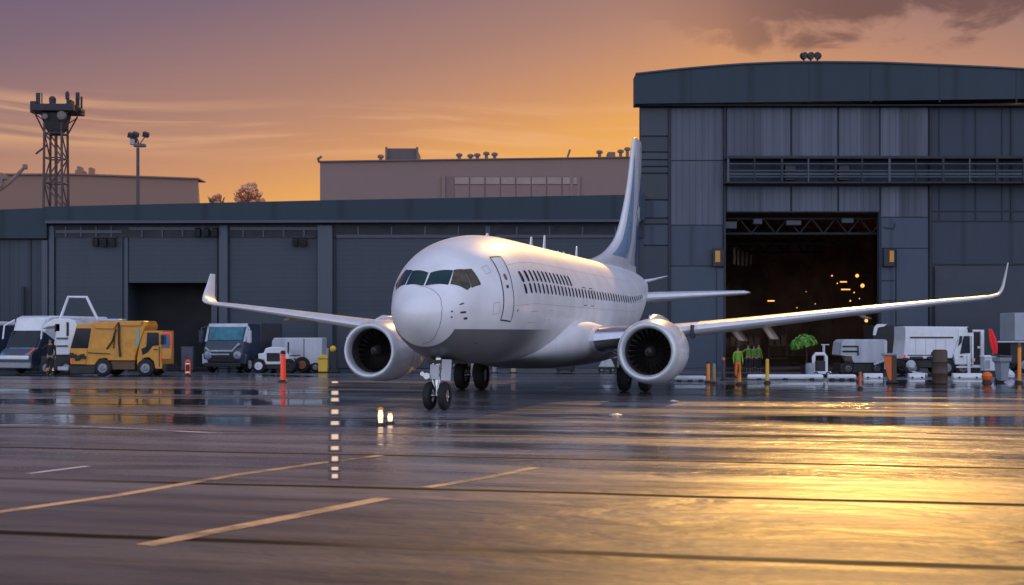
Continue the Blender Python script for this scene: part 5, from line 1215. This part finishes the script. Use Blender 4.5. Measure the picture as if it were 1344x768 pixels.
    MB().tube([(X(1190), -1.0, Z(488)), (X(1209), -1.05, Z(491))], .07, 8).build('boom', dirty_white, o)
    MB().span(X(1246), X(1285), -1.15, -1.05, Z(482), Z(480)).build('step_rail', white_v, o); MB().span(X(1260), X(1264), -1.2, -1.1, Z(491), Z(466)).build('cab_step', white_v, o, bevel=.02)
    m = MB(); m.box((X(1264), -1.0, Z(433)), (.25, .3, .3)); m.build('work_lamp', black, o, bevel=.04)
    for p in (1190, 1235, 1256):
        for yy in (-.85, .9): wheel(o, (X(p), yy, .45), .45, .3)
    # white tube gate right of the cab
    g = MB(); g.tube([(X(1268), 0, Z(434.5)), (X(1288.5), 0, Z(434.5))], .07, 8); g.span(X(1286.5), X(1291), -.09, .09, .0, Z(433)); g.span(X(1268), X(1269.5), -.06, .06, .0, Z(434)); g.span(X(1269.5), X(1286.5), -.05, .05, Z(481), Z(479)); g.box((X(1285), 0, Z(456)), (.2, .1, .12))
    go = g.build('tube_gate', white_v, None, bevel=.01); go.location = (x0, Y, 0); tag(go, 'white square tube gate frame standing right of the white hopper truck', 'gate')
    p_ = MB().span(X(1272), X(1286), .02, .06, .1, Z(436)).build('gate_infill', chassis, go)
    # brown drum
    Y = gy(504.); o = thing('tall_drum', 'tall dark brown drum in front of the white hopper truck', 'drum', (gx(1233.5, Y), Y, 0)); h = gz(460, Y)
    bd = M('brown_drum', (.075, .045, .032), .55, var=.25, scale=3)
    MB().lathe([(0, .31), (.04, .34), (h * .3, .345), (h * .32, .365), (h * .34, .345), (h * .64, .34), (h * .66, .36), (h * .68, .34), (h * .97, .33), (h, .30)], (0, 0, 0), 'z', 28).build('body', bd, o); MB().lathe([(h, .29), (h + .03, .29), (h + .04, .05)], (0, 0, 0), 'z', 20).build('lid', chassis, o); MB().tube([(-.33, 0, h * .6), (-.42, 0, h * .75), (-.36, 0, h * .95)], .025, 6).build('handle', chassis, o)
    # furled red parasol
    Y = 70.; o = thing('furled_parasol', 'furled red parasol with a dark green lining on a thin pole', 'parasol', (gx(1302, Y), Y, 0))
    MB().tube([(.05, 0, .05), (.05, 0, 1.3)], .03, 8).build('pole', grey_metal, o); MB().lathe([(0, .25), (.06, .24), (.08, .05)], (.05, 0, 0), 'z', 16).build('base', chassis, o)
    rr = []
    for k in range(9):
        t = k / 8; r = (.06 + .13 * sin(pi * min(1, t * .85 + .12)))
        rr.append([(.16 - .26 * t + r * (1 + .25 * cos(5 * a)) * cos(a), r * (1 + .25 * cos(5 * a)) * sin(a), 1.2 + 1.33 * t) for a in [2 * pi * q / 30 for q in range(30)]])
    MB().loft(rr).build('canopy', red_cloth, o); MB().prism([(-.30, 2.5), (-.16, 2.45), (.0, 1.3), (-.12, 1.3)], 'y', -.06, .14).build('lining', green_cloth, o, bevel=.03)
    # wheelie bin, crate, float
    Y = gy(502.); o = thing('wheelie_bin', 'grey wheelie bin with a dark lid near the right edge', 'bin', (gx(1315, Y), Y, 0), radians(15)); h = gz(466, Y)
    MB().loft([[(sx * w_, sy * w_, zz) for sx, sy in ((-1, -1), (1, -1), (1, 1), (-1, 1))] for zz, w_ in ((.08, .19), (h * .74, .25), (h * .76, .31), (h * .92, .32))]).build('body', bin_grey, o, bevel=.03); MB().box((0, 0, h * .96), (.68, .7, .07), Matrix.Rotation(.06, 3, 'Y')).build('lid', M('dark_lid', (.09, .10, .13), .5), o, bevel=.03)
    for sx in (-.2, .2): wheel(o, (sx, .2, .1), .1, .06, 'x')
    Y = 69.; o = thing('white_crate', 'small pale plastic crate right of the tube gate', 'crate', (gx(1297, Y), Y, 0)); MB().span(-.3, .3, -.3, .3, .3, 1.0).build('body', dirty_white, o, bevel=.03); MB().span(-.34, .34, -.34, .34, 1.0, 1.12).build('lid', white_v, o, bevel=.03); MB().span(-.26, -.02, -.315, -.303, .4, .85).build('label_plate', bin_grey, o); MB().span(-.3, .3, -.3, .3, 0, .28).build('pallet', chassis, o, bevel=.02)
    Y = gy(503.); o = thing('orange_float', 'round orange marker float with a black base, below the crate', 'marker float', (gx(1295.5, Y), Y, 0)); MB().ball((0, 0, .30), .24, 20).build('ball', orange, o); MB().lathe([(.05, .2), (.1, .18), (0, .24)][::-1], (0, 0, 0), 'z', 18).build('base', chassis, o); MB().lathe([(.29, .244), (.31, .244)], (0, 0, 0), 'z', 20, caps=False).build('seam', dark_gap, o); MB().tube([(-.04, 0, .53), (0, 0, .60), (.04, 0, .53)], .015, 6).build('eyelet', black, o)
    Y = 66.; o = thing('white_sack', 'lumpy white sack on the ground right of the wheelie bin', 'sack', (gx(1324, Y), Y, 0)); MB().lathe([(0, .22), (.06, .30), (.2, .31), (.36, .2), (.42, .08), (.48, .1)], (0, 0, 0), 'z', 9).build('bag', dirty_white, o); MB().lathe([(.40, .085), (.43, .085)], (0, 0, 0), 'z', 9, caps=False).build('tie', black, o)
    # white box body truck cut off by the right edge
    Y = 75.; S = F / Y; zg = HZ + CH * S; x0 = gx(1385, Y); X = lambda p: (p - 1385) / S; Z = lambda p: (zg - p) / S
    o = thing('cut_off_truck', 'pale box body truck with a white side rail, cut off by the right edge', 'truck', (x0, Y, 0))
    MB().span(X(1331), X(1440), -.1, 2.2, Z(447), Z(410.5)).build('box_body', M('pale_box_body', (.33, .37, .42), .5, var=.12), o, bevel=.03); MB().span(X(1308), X(1440), -.2, -.103, Z(449.5), Z(447.5)).build('side_rail', dirty_white, o)
    MB().span(X(1326), X(1440), 0, 2.1, .5, Z(450)).build('chassis', chassis, o, bevel=.04)
    for p in (1345, 1420):
        for yy in (.1, 2.0): wheel(o, (X(p), yy, .48), .48, .3)
    # under the fuselage, far side: a covered cart, stub posts and low crates
    Y = 76.; o = thing('covered_cart', 'small cart under a white pointed cover, seen beneath the belly', 'cart', (gx(797, Y), Y, 0))
    MB().prism([(-.5, .3), (.42, .3), (.30, .6), (.05, 1.02), (-.08, 1.03), (-.35, .6)], 'y', -.4, .4).build('cover', dirty_white, o, bevel=.06); MB().span(-.5, .45, -.4, .4, .16, .295).build('deck', chassis, o)
    for sx in (-.35, .3):
        for yy in (-.36, .36): wheel(o, (sx, yy, .15), .15, .1)
    for px, lb in ((812, 'dark equipment crate right of the covered cart'), (528, 'dark equipment crate seen just right of the left engine'), (742, 'dark equipment crate seen below the belly, left of the covered cart')):
        o = thing('equipment_crate', lb, 'crate', (gx(px, 77.), 77., 0), random.uniform(-.2, .2), 'dark crates along the workshop front'); MB().span(-.55, .55, -.35, .35, .08, .8).build('body', chassis, o, bevel=.03); MB().span(-.58, .58, -.38, .38, .8, .9).build('lid', grey_metal, o, bevel=.02)
        for q in (-.4, .4): MB().span(q - .06, q + .06, -.3, .3, 0, .078).build('skid', chassis, o)
    for px, m_, lb in ((674, M('tan_stub', (.45, .33, .25), .6), 'tan stub post seen beneath the fuselage'), (649, grey_metal, 'grey stub post seen beneath the fuselage')):
        o = thing('stub_post', lb, 'post', (gx(px, 75.), 75., 0), 0, 'stub posts along the workshop front'); MB().lathe([(.06, .15), (.85, .15), (.9, .1)], (0, 0, 0), 'z', 16).build('post', m_, o); MB().lathe([(0, .24), (.06, .22)], (0, 0, 0), 'z', 16).build('base', chassis, o)
right_side()

# ------------------------------------------------------------------ glowing shapes added for reflections on the wet apron
ords = ['first', 'second', 'third', 'fourth', 'fifth', 'sixth', 'seventh', 'eighth', 'ninth', 'tenth']
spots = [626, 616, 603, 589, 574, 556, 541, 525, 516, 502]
for k, py in enumerate(spots):  # column of bright reflections, added as self-glowing strips
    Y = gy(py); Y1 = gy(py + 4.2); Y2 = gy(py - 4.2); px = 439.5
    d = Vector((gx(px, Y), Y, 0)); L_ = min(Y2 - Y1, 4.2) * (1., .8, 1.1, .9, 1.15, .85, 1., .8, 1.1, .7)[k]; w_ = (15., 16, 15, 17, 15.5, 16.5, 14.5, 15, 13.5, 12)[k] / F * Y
    o = thing('reflection_strip', '%s glowing reflection strip, counting from the camera, in the row before the left engine' % ords[k], 'painted reflection', d, -atan2(gx(px, Y), Y), 'painted reflections in a row on the apron')
    MB().span(-w_ / 2, w_ / 2, -L_ / 2, L_ / 2, .002, .010).build('strip_edge', M('reflection_strip_edge', (.05, .047, .052), .3), o)
    MB().span(-w_ / 2 + .03, w_ / 2 - .03, -L_ / 2 + .05, L_ / 2 - .05, .011, .014).build('lens', soft_glow, o)  # glowing face of the added reflection strip, no lamp lens
for px, py, top, lb in ((499.5, 558, 534, 'taller white glowing reflection stand-in of the pair left of the nose wheel'), (512, 556, 540, 'shorter white glowing reflection stand-in of the pair left of the nose wheel')):  # two reflections, added as small glowing posts
    Y = gy(py); h = gz(top, Y); o = thing('reflection_post', lb, 'reflection stand-in', (gx(px, Y), Y, 0), 0, 'pair of glowing reflection stand-ins')
    MB().lathe([(0, .12), (.04, .11), (.06, .06)], (0, 0, 0), 'z', 18).build('base', black, o); MB().lathe([(.06, .055), (h * .55, .07), (h * .8, .05), (h * .86, .03)], (0, 0, 0), 'z', 16).build('lens', reflection_post_glow, o); MB().lathe([(h * .84, .09), (h * .9, .085), (h, .02)], (0, 0, 0), 'z', 16).build('cap', amber, o)  # base, lens and cap are parts of the added reflection stand-in
for px, py, lb in ((808, 545, 'small glowing spot added as a puddle reflection near the right main wheels'), (884, 527, 'small glowing spot added as a puddle reflection below the right engine')):  # pale puddle reflections, added as glowing discs
    Y = gy(py); o = thing('reflection_spot', lb, 'painted reflection', (gx(px, Y), Y, 0), 0, 'small reflection spots'); MB().lathe([(0, .2), (.02, .18), (.03, .12)], (0, 0, 0), 'z', 18).build('collar', steel, o); MB().lathe([(.03, .10), (.045, .08), (.05, .03)], (0, 0, 0), 'z', 16).build('lens', strip_glow, o)  # collar and lens are parts of the added puddle reflection

# ------------------------------------------------------------------ camera
cam = bpy.data.cameras.new('camera'); co = bpy.data.objects.new('camera', cam); COL.objects.link(co)
cam.sensor_fit = 'HORIZONTAL'; cam.sensor_width = 36; cam.lens = 36 * F / 1344; cam.shift_y = (HZ - 384) / 1344
cam.clip_end = 6000; cam.clip_start = .1
co.location = (0, 0, CH); co.rotation_euler = (pi / 2, 0, 0)
cam.dof.use_dof = True; cam.dof.focus_distance = 44; cam.dof.aperture_fstop = 1.6
SC.camera = co
SC.render.engine = 'CYCLES'; SC.cycles.use_denoising = True; SC.cycles.max_bounces = 6
SC.view_settings.view_transform = 'Standard'; SC.view_settings.look = 'None'; SC.view_settings.exposure = 0; SC.view_settings.gamma = 1
